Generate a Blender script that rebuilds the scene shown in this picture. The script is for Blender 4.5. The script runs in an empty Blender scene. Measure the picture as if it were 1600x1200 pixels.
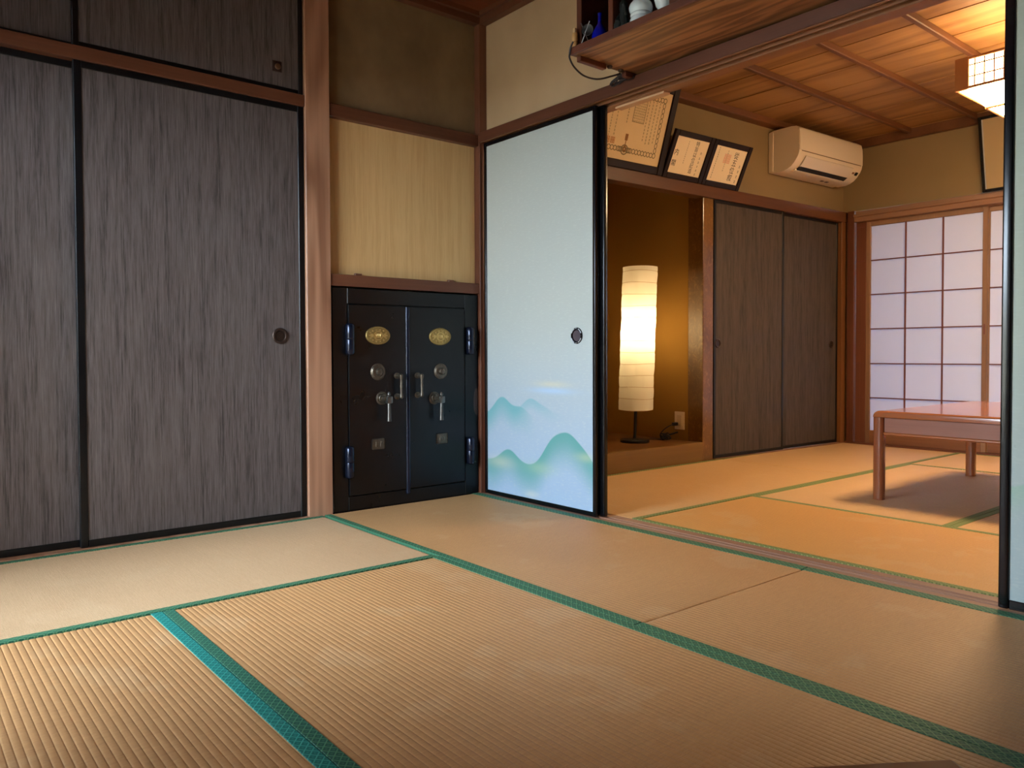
import bpy, bmesh, math, random
from mathutils import Vector, Matrix
random.seed(7)
sc = bpy.context.scene
COL = sc.collection
PI = math.pi

# ------------------------------------------------------------------ camera
cam_d = bpy.data.cameras.new('camera'); cam = bpy.data.objects.new('camera', cam_d); COL.objects.link(cam)
sc.camera = cam
F_PX, PITCH, ROLL, YAW = 1217.0, -0.0243, -0.0033, 0.8838
fw = Vector((-math.sin(YAW)*math.cos(PITCH), math.cos(YAW)*math.cos(PITCH), math.sin(PITCH)))
rt = fw.cross(Vector((0, 0, 1))).normalized(); up = rt.cross(fw)
r2 = math.cos(ROLL)*rt + math.sin(ROLL)*up; u2 = -math.sin(ROLL)*rt + math.cos(ROLL)*up
M = Matrix((r2, u2, -fw)).transposed().to_4x4(); M.translation = Vector((3.1646, -2.4134, 0.7068))
cam.matrix_world = M
cam_d.sensor_width = 36.0; cam_d.lens = F_PX/1600*36.0
cam_d.shift_y = -(600-582.18)/1600
cam_d.clip_start = 0.02

# ------------------------------------------------------------------ world, exposure
WORLD = 38.0
w = bpy.data.worlds.new('overcast_sky'); sc.world = w; w.use_nodes = True
bg = w.node_tree.nodes['Background']; bg.inputs[0].default_value = (0.69, 0.845, 1.0, 1); bg.inputs[1].default_value = WORLD
sc.view_settings.view_transform = 'Standard'
sc.view_settings.look = 'None'
sc.view_settings.gamma = 1.0
sc.view_settings.use_curve_mapping = False
sc.view_settings.exposure = 0.0

def portal(name, loc, rot, sx, sy):          # guides sampling of the sky through a window opening
    l = bpy.data.lights.new(name, 'AREA'); l.shape = 'RECTANGLE'; l.size = sx; l.size_y = sy; l.energy = 1
    l.cycles.is_portal = True
    o = bpy.data.objects.new(name, l); COL.objects.link(o); o.location = loc; o.rotation_euler = rot
WX0, WX1 = 0.30, 1.50                        # the glass doors behind the camera
portal('window_portal', ((WX0+WX1)/2, -2.80, 0.90), (PI/2, 0, 0), WX1-WX0, 1.76)
PENDANT_L = 12.0          # side papers; the lower shade is brighter
PENDANT_LOW = 78.0
BULB_W = 3.7

# ------------------------------------------------------------------ helpers: mesh
def V(*a): return Vector(a)
def new(): return bmesh.new()
def box(bm, x0, x1, y0, y1, z0, z1, bev=0.0, seg=2):
    r = bmesh.ops.create_cube(bm, size=1.0)
    vs = r['verts']
    for v in vs:
        v.co = Vector((x0+(v.co.x+.5)*(x1-x0), y0+(v.co.y+.5)*(y1-y0), z0+(v.co.z+.5)*(z1-z0)))
    if bev > 0:
        es = list({e for v in vs for e in v.link_edges})
        bmesh.ops.bevel(bm, geom=es, offset=bev, segments=seg, affect='EDGES', profile=0.5)
    return bm
def tube(bm, pts, r, seg=10, cap=True):
    pts = [Vector(p) for p in pts]; rings = []
    prev = None
    for i, p in enumerate(pts):
        a = pts[max(0, i-1)]; b = pts[min(len(pts)-1, i+1)]
        t = (b-a).normalized()
        if prev is None:
            n = t.cross(Vector((0, 0, 1)))
            if n.length < 1e-3: n = t.cross(Vector((1, 0, 0)))
            n.normalize()
        else:
            n = prev - t*prev.dot(t)
            n = n.normalized() if n.length > 1e-6 else t.orthogonal().normalized()
        prev = n; m = t.cross(n)
        rr = r[i] if isinstance(r, (list, tuple)) else r
        rings.append([bm.verts.new(p + rr*(math.cos(2*PI*k/seg)*n + math.sin(2*PI*k/seg)*m)) for k in range(seg)])
    for A, B in zip(rings, rings[1:]):
        for k in range(seg): bm.faces.new((A[k], A[(k+1) % seg], B[(k+1) % seg], B[k]))
    if cap:
        bm.faces.new(rings[0][::-1]); bm.faces.new(rings[-1])
    return bm
def lathe(bm, prof, c=(0, 0, 0), axis='z', seg=24, sy=1.0):
    """prof = [(radius, height)]; axis z or x; sy squeezes the second radial direction"""
    c = Vector(c); rings = []
    for r, h in prof:
        ring = []
        for k in range(seg):
            a = 2*PI*k/seg; p, q = r*math.cos(a), r*math.sin(a)*sy
            d = Vector((p, q, h)) if axis == 'z' else (Vector((h, p, q)) if axis == 'x' else Vector((p, h, q)))
            ring.append(bm.verts.new(c+d))
        rings.append(ring)
    for A, B in zip(rings, rings[1:]):
        for k in range(seg): bm.faces.new((A[k], A[(k+1) % seg], B[(k+1) % seg], B[k]))
    bm.faces.new(rings[0][::-1]); bm.faces.new(rings[-1])
    bmesh.ops.recalc_face_normals(bm, faces=bm.faces[:])
    return bm
def prism(bm, poly, a0, a1, axis='x'):
    """poly of 2-D points extruded from a0 to a1: axis x -> (y,z), y -> (x,z), z -> (x,y)"""
    def P(a, p): return {'x': (a, p[0], p[1]), 'y': (p[0], a, p[1]), 'z': (p[0], p[1], a)}[axis]
    A = [bm.verts.new(P(a0, p)) for p in poly]; Bv = [bm.verts.new(P(a1, p)) for p in poly]
    n = len(poly)
    for k in range(n): bm.faces.new((A[k], A[(k+1) % n], Bv[(k+1) % n], Bv[k]))
    bm.faces.new(A[::-1]); bm.faces.new(Bv)
    bmesh.ops.recalc_face_normals(bm, faces=bm.faces[:])
    return bm
def spline(pts, n=8):
    P = [Vector(p) for p in pts]; P = [2*P[0]-P[1]] + P + [2*P[-1]-P[-2]]; out = []
    for i in range(1, len(P)-2):
        for k in range(n):
            t = k/n
            out.append(.5*((2*P[i]) + (P[i+1]-P[i-1])*t + (2*P[i-1]-5*P[i]+4*P[i+1]-P[i+2])*t*t + (3*P[i]-P[i-1]-3*P[i+1]+P[i+2])*t**3))
    out.append(P[-2]); return out
ORG = {}
def tag(o, label=None, cat=None, group=None, kind=None):
    if label: o['label'] = label
    if cat: o['category'] = cat
    if group: o['group'] = group
    if kind: o['kind'] = kind
    return o
def thing(name, label, cat, loc=(0, 0, 0), rot=(0, 0, 0), group=None, kind=None, local=False):
    o = bpy.data.objects.new(name, None); COL.objects.link(o)
    o.location = loc; o.rotation_euler = rot; o.empty_display_size = .05
    ORG[o.name] = Vector((0, 0, 0)) if local else Vector(loc)
    return tag(o, label, cat, group, kind)
def obj(name, bm, mat, parent=None, T=None, smooth=False, sharp=38, loc=None, label=None, cat=None, group=None, kind=None):
    if T is not None: bm.transform(T)
    off = ORG[parent.name] if parent is not None else (Vector(loc) if loc else Vector((0, 0, 0)))
    if off.length: bmesh.ops.translate(bm, verts=bm.verts[:], vec=-off)
    me = bpy.data.meshes.new(name); bm.to_mesh(me); bm.free()
    if smooth:
        me.polygons.foreach_set('use_smooth', [True]*len(me.polygons))
        me.set_sharp_from_angle(angle=math.radians(sharp))
    me.materials.append(mat)
    o = bpy.data.objects.new(name, me); COL.objects.link(o)
    if parent is not None: o.parent = parent
    elif loc: o.location = loc
    ORG[o.name] = off
    return tag(o, label, cat, group, kind)
def B(name, x0, x1, y0, y1, z0, z1, mat, parent=None, bev=0.002, **k):
    return obj(name, box(new(), x0, x1, y0, y1, z0, z1, bev, 1), mat, parent, **k)

# ------------------------------------------------------------------ helpers: materials
def lin(c):
    return tuple((v/255/12.92 if v/255 <= .04045 else ((v/255+.055)/1.055)**2.4) for v in c[:3]) + (1,)
class X:
    """a float socket with arithmetic"""
    def __init__(s, nt, v): s.nt, s.v = nt, v
    def _m(s, op, *o):
        n = s.nt.nodes.new('ShaderNodeMath'); n.operation = op
        for i, q in enumerate((s,)+o):
            if isinstance(q, X): s.nt.links.new(q.v, n.inputs[i])
            else: n.inputs[i].default_value = q
        return X(s.nt, n.outputs[0])
    def __add__(s, o): return s._m('ADD', o)
    __radd__ = __add__
    def __sub__(s, o): return s._m('SUBTRACT', o)
    def __rsub__(s, o): return s._m('MULTIPLY', -1.0)._m('ADD', o)
    def __mul__(s, o): return s._m('MULTIPLY', o)
    __rmul__ = __mul__
    def sin(s): return s._m('SINE')
    def exp(s): return s._m('EXPONENT')
    def frac(s): return s._m('FRACT')
    def abs(s): return s._m('ABSOLUTE')
    def min(s, o): return s._m('MINIMUM', o)
    def max(s, o): return s._m('MAXIMUM', o)
    def step(s, a, b):
        n = s.nt.nodes.new('ShaderNodeMapRange'); n.interpolation_type = 'SMOOTHSTEP'
        s.nt.links.new(s.v, n.inputs[0]); n.inputs[1].default_value = a; n.inputs[2].default_value = b
        return X(s.nt, n.outputs[0])
    def gauss(s, c, wd):
        q = (s - c)*(1.0/wd); return (q*q*-1.0).exp()
class Mat:
    def __init__(s, name, rough=.5, spec=.5, metal=0.0, coat=0.0, base=None):
        s.m = bpy.data.materials.new(name); s.m.use_nodes = True; s.nt = s.m.node_tree
        s.b = s.nt.nodes['Principled BSDF']
        s.b.inputs['Roughness'].default_value = rough; s.b.inputs['Specular IOR Level'].default_value = spec
        s.b.inputs['Metallic'].default_value = metal; s.b.inputs['Coat Weight'].default_value = coat
        if coat: s.b.inputs['Coat Roughness'].default_value = .08
        if base: s.b.inputs['Base Color'].default_value = lin(base)
        s._c = None
    def co(s, rnd=False):
        if s._c is None:
            t = s.nt.nodes.new('ShaderNodeTexCoord'); s._c = t.outputs['Object']
            if rnd:
                oi = s.nt.nodes.new('ShaderNodeObjectInfo'); a = s.nt.nodes.new('ShaderNodeVectorMath'); a.operation = 'MULTIPLY_ADD'
                s.nt.links.new(oi.outputs['Random'], a.inputs[0]); a.inputs[1].default_value = (37, 19, 53)
                s.nt.links.new(s._c, a.inputs[2]); s._c = a.outputs[0]
        return s._c
    def xyz(s):
        n = s.nt.nodes.new('ShaderNodeSeparateXYZ'); s.nt.links.new(s.co(), n.inputs[0])
        return [X(s.nt, n.outputs[i]) for i in range(3)]
    def noise(s, scale=(1, 1, 1), sc_=1.0, detail=4, rough=.55, dist=0.0):
        m = s.nt.nodes.new('ShaderNodeMapping'); m.inputs['Scale'].default_value = scale
        s.nt.links.new(s.co(), m.inputs[0])
        n = s.nt.nodes.new('ShaderNodeTexNoise'); n.inputs['Scale'].default_value = sc_; n.inputs['Detail'].default_value = detail
        n.inputs['Roughness'].default_value = rough; n.inputs['Distortion'].default_value = dist
        s.nt.links.new(m.outputs[0], n.inputs['Vector'])
        return X(s.nt, n.outputs['Fac'] if 'Fac' in n.outputs else n.outputs[0])
    def mix(s, fac, a, b):
        n = s.nt.nodes.new('ShaderNodeMix'); n.data_type = 'RGBA'
        for sock, v in ((n.inputs[0], fac), (n.inputs[6], a), (n.inputs[7], b)):
            if isinstance(v, X): s.nt.links.new(v.v, sock)
            elif isinstance(v, (int, float)): sock.default_value = v
            elif isinstance(v, tuple): sock.default_value = lin(v)
            else: s.nt.links.new(v, sock)
        return n.outputs[2]
    def color(s, c): s.nt.links.new(c, s.b.inputs['Base Color']); return s
    def bump(s, h, dist=.001, strength=.5):
        n = s.nt.nodes.new('ShaderNodeBump'); n.inputs['Strength'].default_value = strength; n.inputs['Distance'].default_value = dist
        s.nt.links.new(h.v, n.inputs['Height']); s.nt.links.new(n.outputs[0], s.b.inputs['Normal']); return s
def plain(name, c, rough=.5, spec=.5, metal=0.0, coat=0.0): return Mat(name, rough, spec, metal, coat, c).m
def wood(name, dark, light, axis='z', rough=.45, coat=0.0, rings=18.0, fine=60.0, spec=.4, width=2.2, contrast=.55):
    m = Mat(name, rough, spec, 0, coat); m.co(rnd=True)
    st = {'x': (.12, 1, 1), 'y': (1, .12, 1), 'z': (1, 1, .12)}[axis]
    sf = {'x': (.02, 1, 1), 'y': (1, .02, 1), 'z': (1, 1, .02)}[axis]
    big = m.noise(st, width, 3, .45, .3)
    ring = (big*rings).sin()*.5 + .5
    fi = m.noise(sf, fine, 4, .6)
    blot = m.noise((1, 1, 1), 1.7, 2)
    f = (ring*contrast*.75 + fi*.55 + blot*.35 - .25)
    m.color(m.mix(f.max(0.0).min(1.0), dark, light))
    m.bump(ring*.4+fi, .0006, .25)
    return m.m

PLASTER1 = Mat('plaster_brown', .9, .15)
n1 = PLASTER1.noise((1, 1, .6), 2.2, 3); n2 = PLASTER1.noise((1, 1, 1), 260, 3)
PLASTER1.color(PLASTER1.mix((n1*1.6-.3).max(0.0).min(1.0), (168, 138, 104), (200, 168, 130))).bump(n2, .0008, .4)
PLASTER1 = PLASTER1.m
PLASTER0 = Mat('plaster_sooty', .9, .12)
n1 = PLASTER0.noise((1, 1, .8), 3.0, 4, .6); n2 = PLASTER0.noise((1, 1, 1), 260, 3)
PLASTER0.color(PLASTER0.mix((n1*2.0-.5).max(0.0).min(1.0), (112, 88, 62), (146, 120, 86))).bump(n2, .0008, .4)
PLASTER0 = PLASTER0.m
PLASTER2 = Mat('plaster_ochre', .9, .12)
n1 = PLASTER2.noise((1, 1, 1), 1.8, 3); n2 = PLASTER2.noise((1, 1, 1), 260, 3)
PLASTER2.color(PLASTER2.mix(n1, (132, 112, 80), (150, 129, 95))).bump(n2, .0008, .4)
PLASTER2 = PLASTER2.m
W_POST = wood('cedar_post', (126, 82, 58), (188, 140, 110), 'z', .42, rings=40, width=4.0, contrast=.75)
W_DARKX = wood('dark_beam_x', (74, 40, 26), (122, 74, 52), 'x', .4, rings=20)
W_DARKY = wood('dark_beam_y', (84, 46, 30), (134, 84, 60), 'y', .4, rings=20)
W_DARKZ = wood('dark_beam_z', (84, 46, 30), (132, 82, 60), 'z', .4, rings=20)
W_KAMOI = wood('warm_lintel_wood', (112, 70, 44), (168, 116, 78), 'x', .45, rings=22)
W_PALE = wood('pale_lintel_insert', (196, 152, 112), (222, 184, 146), 'x', .5, rings=20)
W_SHELF = wood('shelf_wood', (98, 62, 38), (168, 116, 74), 'x', .45, rings=60, width=7.0, contrast=1.0)
W_SHELFZ = wood('shelf_upright_wood', (86, 46, 32), (116, 66, 46), 'z', .45)
W_CEIL = wood('ceiling_board', (126, 87, 47), (174, 131, 80), 'x', .5, rings=40, width=3.0, contrast=.8)
W_BATTEN = wood('ceiling_batten', (88, 54, 32), (126, 82, 52), 'y', .5)
W_RED = wood('red_brown_ceiling', (96, 46, 26), (140, 76, 46), 'y', .45)
W_TOKO = wood('alcove_board', (108, 78, 36), (140, 104, 54), 'y', .35, coat=.15)
W_TOKOF = wood('alcove_floor_board', (98, 62, 32), (128, 86, 48), 'y', .3, coat=.2)
W_TABLE = wood('varnished_table', (140, 76, 40), (178, 106, 62), 'x', .22, coat=.6, rings=16)
W_TABLEZ = wood('varnished_leg', (124, 68, 40), (160, 94, 58), 'z', .25, coat=.5, rings=14)
W_APRON = wood('table_apron', (134, 84, 66), (168, 114, 92), 'x', .4)
W_POST2 = wood('alcove_side_post', (104, 64, 34), (146, 98, 58), 'z', .45)
W_BEAM2 = wood('far_room_beam', (80, 47, 27), (116, 74, 45), 'y', .45)
W_SHOJI = wood('shoji_frame', (122, 90, 66), (160, 124, 96), 'z', .5)
W_HEAD = wood('header_wood', (122, 88, 66), (164, 126, 100), 'x', .45)
W_BAR = plain('shoji_bar', (112, 62, 52), .55)
W_SILL = wood('worn_sill', (112, 78, 62), (168, 128, 104), 'x', .45, rings=14)
W_LOW = wood('low_table_wood', (128, 70, 36), (164, 98, 54), 'x', .5)
BURL = Mat('burl_post', .28, .5, 0, .4)
b1 = BURL.noise((1, 1, .7), 26, 4, .6, 1.5); b2 = BURL.noise((1, 1, .5), 7, 2)
BURL.color(BURL.mix(((b1*10).sin()*.3+b2*.9).max(0.0).min(1.0), (92, 60, 26), (152, 110, 54))); BURL = BURL.m
LACQUER = plain('black_lacquer', (10, 10, 13), .22, .5)
LACQ_WALL = plain('black_lacquer_dull', (12, 12, 14), .35, .4)

def cloth_paper(name, a, b, c):
    m = Mat(name, .62, .35); m.co(rnd=True)
    s1 = m.noise((1, 1, .045), 170, 4, .75); s2 = m.noise((1, 1, .05), 40, 3, .6); s3 = m.noise((1, 1, .02), 420, 2, .6)
    f = (s1*2.2 + s2*1.0 + s3*.9 - 1.65).max(0.0).min(1.0)
    m.color(m.mix((s2*2.2-.9).max(0.0).min(.35), m.mix(f, a, b), c)); m.bump(s1+s3, .0005, .4)
    return m.m
CLOSET = cloth_paper('closet_paper', (61, 52, 50), (116, 105, 103), (96, 86, 81))
YELLOW = cloth_paper('straw_panel_paper', (204, 160, 104), (218, 178, 120), (222, 184, 128))

# ---- tatami
def tatami_mat(name, a, b):
    m = Mat(name, .47, .42); m.co(rnd=True)
    rush = m.noise((60, 1.5, 1), 9, 3, .6)         # rush stalks run across the ribs
    pat = m.noise((1, 1, 1), 1.6, 3); spk = m.noise((300, 66, 1), 1, 2, .7); wear = m.noise((3, 3, 1), 1.3, 4, .6)
    f = (rush*.7 + pat*.5 + spk*.7 - .42).max(0.0).min(1.0)
    c = m.mix(f, a, b)
    c = m.mix((wear*3-1.75).max(0.0).min(.10), c, (212, 188, 152))
    m.color(c); m.bump(spk*.8+rush, .0010, .5)
    return m.m
TATAMI = tatami_mat('tatami_rush', (158, 114, 72), (202, 154, 104))
TATAMI_T = tatami_mat('tatami_rush_pale', (180, 145, 107), (210, 176, 138))
TATAMI2 = tatami_mat('tatami_rush_far', (188, 146, 98), (214, 174, 124))
TATAMI3 = tatami_mat('tatami_rush_orange', (184, 130, 68), (212, 158, 90))
def heri(name, dark, line):
    m = Mat(name, .6, .3); x, y, z = m.xyz()
    p = 1/.021
    d1 = ((x*1.0+y*1.15)*p).frac() - .5; d2 = ((x*1.0-y*1.15)*p).frac() - .5
    l = d1.abs().min(d2.abs()).step(.13, .06)
    dot = (((x*1.0+y*1.15)*p+.5).frac()-.5).abs().max((((x*1.0-y*1.15)*p+.5).frac()-.5).abs()).step(.20, .12)
    k = m.noise((1, 1, 1), 700, 2)
    c = m.mix((l*.75+dot*.28+k*.15).min(1.0), dark, line); m.color(c); m.bump(l+k, .0006, .5)
    return m.m
HERI = heri('green_border_cloth', (16, 80, 64), (100, 146, 104))
HERI_T = heri('daylit_teal_border_cloth', (0, 98, 94), (66, 160, 146))  # brighter teal has blue daylight put into its colour; cloth also less worn
HERI_D = heri('dark_teal_border_cloth', (6, 72, 64), (84, 138, 104))
HERI2 = heri('olive_border_cloth', (92, 110, 60), (148, 158, 102))

def rib_mesh(L, Wd, pitch=.015, h=.0013, low=-.034):
    bm = new(); n = int(round(Wd/pitch)); ys = []; zs = []
    for i in range(n):
        for t, z in ((0, -h), (.09, -h*.42), (.24, -h*.06), (.5, 0), (.76, -h*.06), (.91, -h*.42)):
            ys.append(-Wd/2 + (i+t)*Wd/n); zs.append(z)
    ys.append(Wd/2); zs.append(-h)
    e = ((0, -.0040), (.0025, -.0012), (.006, -.0003), (.012, 0))          # ends roll over slightly
    xs = [(-L/2+a, b) for a, b in e] + [(-L/6, 0), (L/6, 0)] + [(L/2-a, b) for a, b in e[::-1]]
    NX = len(xs)-1; grid = []
    for x, dz in xs:
        grid.append([bm.verts.new((x, y, z+dz)) for y, z in zip(ys, zs)])
    for k in range(NX):
        for j in range(len(ys)-1): bm.faces.new((grid[k][j], grid[k+1][j], grid[k+1][j+1], grid[k][j+1]))
    c = [bm.verts.new((sx*L/2, sy*Wd/2, low)) for sx, sy in ((-1, -1), (1, -1), (1, 1), (-1, 1))]
    bm.faces.new((c[0], c[1], grid[-1][0], grid[0][0])); bm.faces.new((c[2], c[3], grid[0][-1], grid[-1][-1]))
    bm.faces.new([c[3], c[0]] + grid[0]); bm.faces.new([c[1], c[2]] + grid[-1][::-1])
    bm.faces.new(c[::-1])
    return bm
def tatami(floor, x0, x1, y0, y1, along, mat, hm, bw=.028, hm2=None, bw2=None):
    """one mat with its two cloth borders along the long sides"""
    L, Wd = (x1-x0, y1-y0) if along == 'x' else (y1-y0, x1-x0)
    cx, cy = (x0+x1)/2, (y0+y1)/2
    bm = rib_mesh(L, Wd)
    me = bpy.data.meshes.new('tatami_mat'); bm.to_mesh(me); bm.free(); me.materials.append(mat)
    me.polygons.foreach_set('use_smooth', [True]*len(me.polygons)); me.set_sharp_from_angle(angle=math.radians(50))
    o = bpy.data.objects.new('tatami_mat', me); COL.objects.link(o); o.parent = floor
    o.location = (cx, cy, 0); o.rotation_euler = (0, 0, 0 if along == 'x' else PI/2); ORG[o.name] = V(0, 0, 0)
    for s in (-1, 1):
        b = new(); wv = bw2 if (bw2 and s > 0) else bw
        y_in, y_out = s*(Wd/2-wv), s*(Wd/2+.0004)
        box(b, -L/2, L/2, min(y_in, y_out), max(y_in, y_out), -.03, .0016, .0008, 1)
        obj('cloth_border', b, (hm2 if (s > 0 and hm2) else hm), o)
    return o

floor1 = B('floor', -.02, 3.66, -2.76, -.041, -.09, -.036, W_SILL, bev=0, kind='structure',
           label='straw tatami floor of the room with the black safe', cat='floor')
tatami(floor1, .017, .906, -2.725, -.906, 'y', TATAMI_T, HERI)
tatami(floor1, .004, 1.810, -.892, -.043, 'x', TATAMI, HERI, .028, None, .042)
tatami(floor1, 1.8135, 3.62, -.892, -.043, 'x', TATAMI, HERI, .028, None, .042)
tatami(floor1, .910, 2.722, -1.809, -.895, 'x', TATAMI, HERI_D, .028, HERI)
tatami(floor1, .910, 2.722, -2.725, -1.812, 'x', TATAMI, HERI_T)
tatami(floor1, 2.726, 3.63, -2.725, -.896, 'y', TATAMI, HERI)
floor2 = B('floor', .0, 3.66, .086, 3.468, -.09, -.036, W_SILL, bev=0, kind='structure',
           label='tatami floor of the lamp-lit room beyond the sliding doors', cat='floor')
tatami(floor2, .035, .948, .088, 1.95, 'y', TATAMI2, HERI2, .026)
tatami(floor2, .035, .948, 1.953, 3.467, 'y', TATAMI2, HERI2, .026)
tatami(floor2, .951, 2.765, .088, .948, 'x', TATAMI3, HERI2, .026)
tatami(floor2, .951, 1.856, .951, 2.642, 'y', TATAMI2, HERI2, .026)
tatami(floor2, 1.859, 2.765, .951, 2.642, 'y', TATAMI2, HERI2, .026)
tatami(floor2, .951, 2.765, 2.645, 3.467, 'x', TATAMI2, HERI2, .02)
tatami(floor2, 2.768, 3.64, .088, 1.95, 'y', TATAMI2, HERI2, .026)
tatami(floor2, 2.768, 3.64, 1.953, 3.467, 'y', TATAMI2, HERI2, .026)

# ------------------------------------------------------------------ room one: shell
def S(name, label, cat, bm, mat, parent=None, **k): return obj(name, bm, mat, parent, kind='structure', label=label, cat=cat, **k)
# left wall: back of the closet and safe recess, plaster field above the safe
bm = new(); box(bm, -.86, -.80, -2.80, .05, -.05, 2.5); box(bm, -.06, -.028, -.853, -.02, 1.80, 2.40)
box(bm, -.80, -.06, -2.83, -2.76, -.05, 2.5); box(bm, -.80, -.07, -.03, .03, -.05, 2.5)
S('wall_left', 'shadowed brown plaster wall above the safe niche', 'wall', bm, PLASTER0)
# wall with the sliding doors
bm = new(); box(bm, 0.0, 3.66, .012, .085, 1.815, 2.42); box(bm, 3.16, 3.66, .012, .085, -.04, 1.815); box(bm, -.06, .0, .03, .085, 0, 2.42)
S('wall_back', 'beige plaster wall above the painted sliding door', 'wall', bm, PLASTER1)
bm = new(); box(bm, 3.66, 3.72, -2.82, 3.62, -.05, 2.5)
S('wall_right', 'plain brown plaster wall out of sight on the right of both rooms', 'wall', bm, PLASTER1)
bm = new(); box(bm, -.02, WX0, -2.82, -2.76, -.05, 2.45); box(bm, WX1, 3.66, -2.82, -2.76, -.05, 2.45); box(bm, WX0, WX1, -2.82, -2.76, 1.80, 2.45)
S('wall_front', 'brown plaster wall around the glass doors behind the viewer', 'wall', bm, PLASTER1)
# glass doors to the garden
GLASS = bpy.data.materials.new('window_glass'); GLASS.use_nodes = True; nt = GLASS.node_tree
nt.nodes.remove(nt.nodes['Principled BSDF'])
tr = nt.nodes.new('ShaderNodeBsdfTransparent'); gl = nt.nodes.new('ShaderNodeBsdfGlossy'); gl.inputs['Roughness'].default_value = .02
fr = nt.nodes.new('ShaderNodeFresnel'); fr.inputs[0].default_value = 1.45; mx = nt.nodes.new('ShaderNodeMixShader')
nt.links.new(fr.outputs[0], mx.inputs[0]); nt.links.new(tr.outputs[0], mx.inputs[1]); nt.links.new(gl.outputs[0], mx.inputs[2])
nt.links.new(mx.outputs[0], nt.nodes['Material Output'].inputs[0])
win = thing('window_1', 'pair of glass garden doors in the wall behind the viewer', 'window', (WX0, -2.79, 0), kind='structure')
for k in range(2):
    a = WX0 + k*(WX1-WX0)/2; b = a + (WX1-WX0)/2; y = -2.80 + .03*k
    f = new()
    box(f, a, a+.04, y-.012, y+.012, 0, 1.80); box(f, b-.04, b, y-.012, y+.012, 0, 1.80)
    box(f, a+.04, b-.04, y-.012, y+.012, 0, .06); box(f, a+.04, b-.04, y-.012, y+.012, 1.76, 1.80)
    fo = obj('door_frame', f, W_DARKZ, win)
    obj('pane', box(new(), a+.04, b-.04, y-.002, y+.002, .06, 1.76), GLASS, fo)
# ceiling of room one
bm = new(); box(bm, -.86, 3.72, -2.82, .085, 2.425, 2.47)
c1 = S('ceiling', 'dark red-brown board ceiling above the safe', 'ceiling', bm, W_RED)
for i in range(9): B('plank', .02+.405*i, .02+.405*i+.401, -2.76, .01, 2.414, 2.426, W_RED, c1)
for nm, bm in (('left', [(-.03, 2.36), (.012, 2.36), (.012, 2.392), (.03, 2.392), (.03, 2.424), (-.03, 2.424)]),):
    S('trim_1', 'stepped dark cornice along the ceiling over the safe wall', 'cornice', prism(new(), bm, -2.76, -.0, 'y'), W_DARKY)
S('trim_2', 'stepped dark cornice along the ceiling over the sliding door wall', 'cornice',
  prism(new(), [(.014, 2.36), (-.028, 2.36), (-.028, 2.392), (-.046, 2.392), (-.046, 2.424), (.014, 2.424)], .0, 3.66, 'x'), W_DARKX)
# posts and beams of the left wall
S('trim_3', 'broad reddish cedar post between the dark closet and the safe', 'post', box(new(), -.09, .012, -.966, -.852, -.036, 2.425, .003, 1), W_POST)
S('trim_4', 'slim dark corner post between safe and painted sliding door', 'post', box(new(), -.07, .013, -.034, .012, -.036, 2.40, .002, 1), W_DARKZ)
S('trim_5', 'brown beam between lower and upper closet doors', 'beam', box(new(), -.075, .008, -2.76, -.966, 1.766, 1.815, .002, 1), W_DARKY)
S('trim_6', 'dark rail above the straw coloured panel', 'beam', box(new(), -.07, .004, -.852, -.034, 1.752, 1.808, .002, 1), W_DARKY)
S('trim_7', 'wooden rail directly above the black safe', 'beam', box(new(), -.07, .004, -.852, -.034, 1.010, 1.062, .002, 1), W_DARKY)
S('trim_8', 'wooden floor track under the dark closet doors', 'track', box(new(), -.075, .016, -2.76, -.966, -.036, .004, .001, 1), W_POST)
yp = thing('wall_panel', 'straw yellow papered panel closing the space above the safe', 'panel', (-.04, -.85, 1.062), kind='structure')
B('panel', -.045, -.030, -.852, -.034, 1.060, 1.755, YELLOW, yp)
for y in (-.703, -.192): B('latch', -.030, -.014, y-.017, y+.017, 1.060, 1.073, W_DARKY, yp)

# ------------------------------------------------------------------ sliding closet doors of the left wall
BRONZE = plain('dark_bronze', (74, 60, 54), .4, .5, .7)
DISH = plain('pull_dish_brown', (46, 34, 29), .4, .5, .4)
COPPER = plain('aged_copper', (150, 110, 84), .35, .5, .8)
def door_x(name, label, x, y0, y1, z0, z1, panel_m, fr_m, fw_=.024, th=.022, group=None):
    """fusuma in a plane x = const, front towards +x"""
    d = thing(name, label, 'sliding door', (x, y0, z0), kind='structure', group=group)
    B('panel', x-th+.004, x-.004, y0+fw_-.002, y1-fw_+.002, z0+fw_-.002, z1-fw_+.002, panel_m, d, 0)
    B('stile', x-th, x, y0, y0+fw_, z0, z1, fr_m, d); B('stile', x-th, x, y1-fw_, y1, z0, z1, fr_m, d)
    B('rail', x-th+.001, x-.001, y0+fw_, y1-fw_, z0, z0+fw_, fr_m, d); B('rail', x-th+.001, x-.001, y0+fw_, y1-fw_, z1-fw_, z1, fr_m, d)
    return d
def round_pull_x(d, x, y, z, r, T=None, m1=None, m2=None):
    h = obj('finger_pull', lathe(new(), [(r, x-.004), (r, x+.001), (r*.93, x+.003), (r*.72, x+.003), (r*.66, x-.001), (r*.6, x-.0035)], (0, y, z), 'x', 32), m1 or BRONZE, d, T=T, smooth=True)
    obj('dish', lathe(new(), [(r*.66, x-.0036), (r*.62, x-.001)], (0, y, z), 'x', 32), m2 or DISH, h, T=T, smooth=True)
d = door_x('door_1', 'tall dark streaked closet door next to the cedar post', -.002, -1.842, -.968, .005, 1.766, CLOSET, LACQ_WALL, .026)
round_pull_x(d, -.0025, -1.081, .785, .034)
d = door_x('door_2', 'tall dark streaked closet door behind its neighbour, further from the cedar post', -.028, -2.74, -1.812, .005, 1.766, CLOSET, LACQ_WALL, .026)
round_pull_x(d, -.0285, -2.64, .785, .034)
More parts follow.
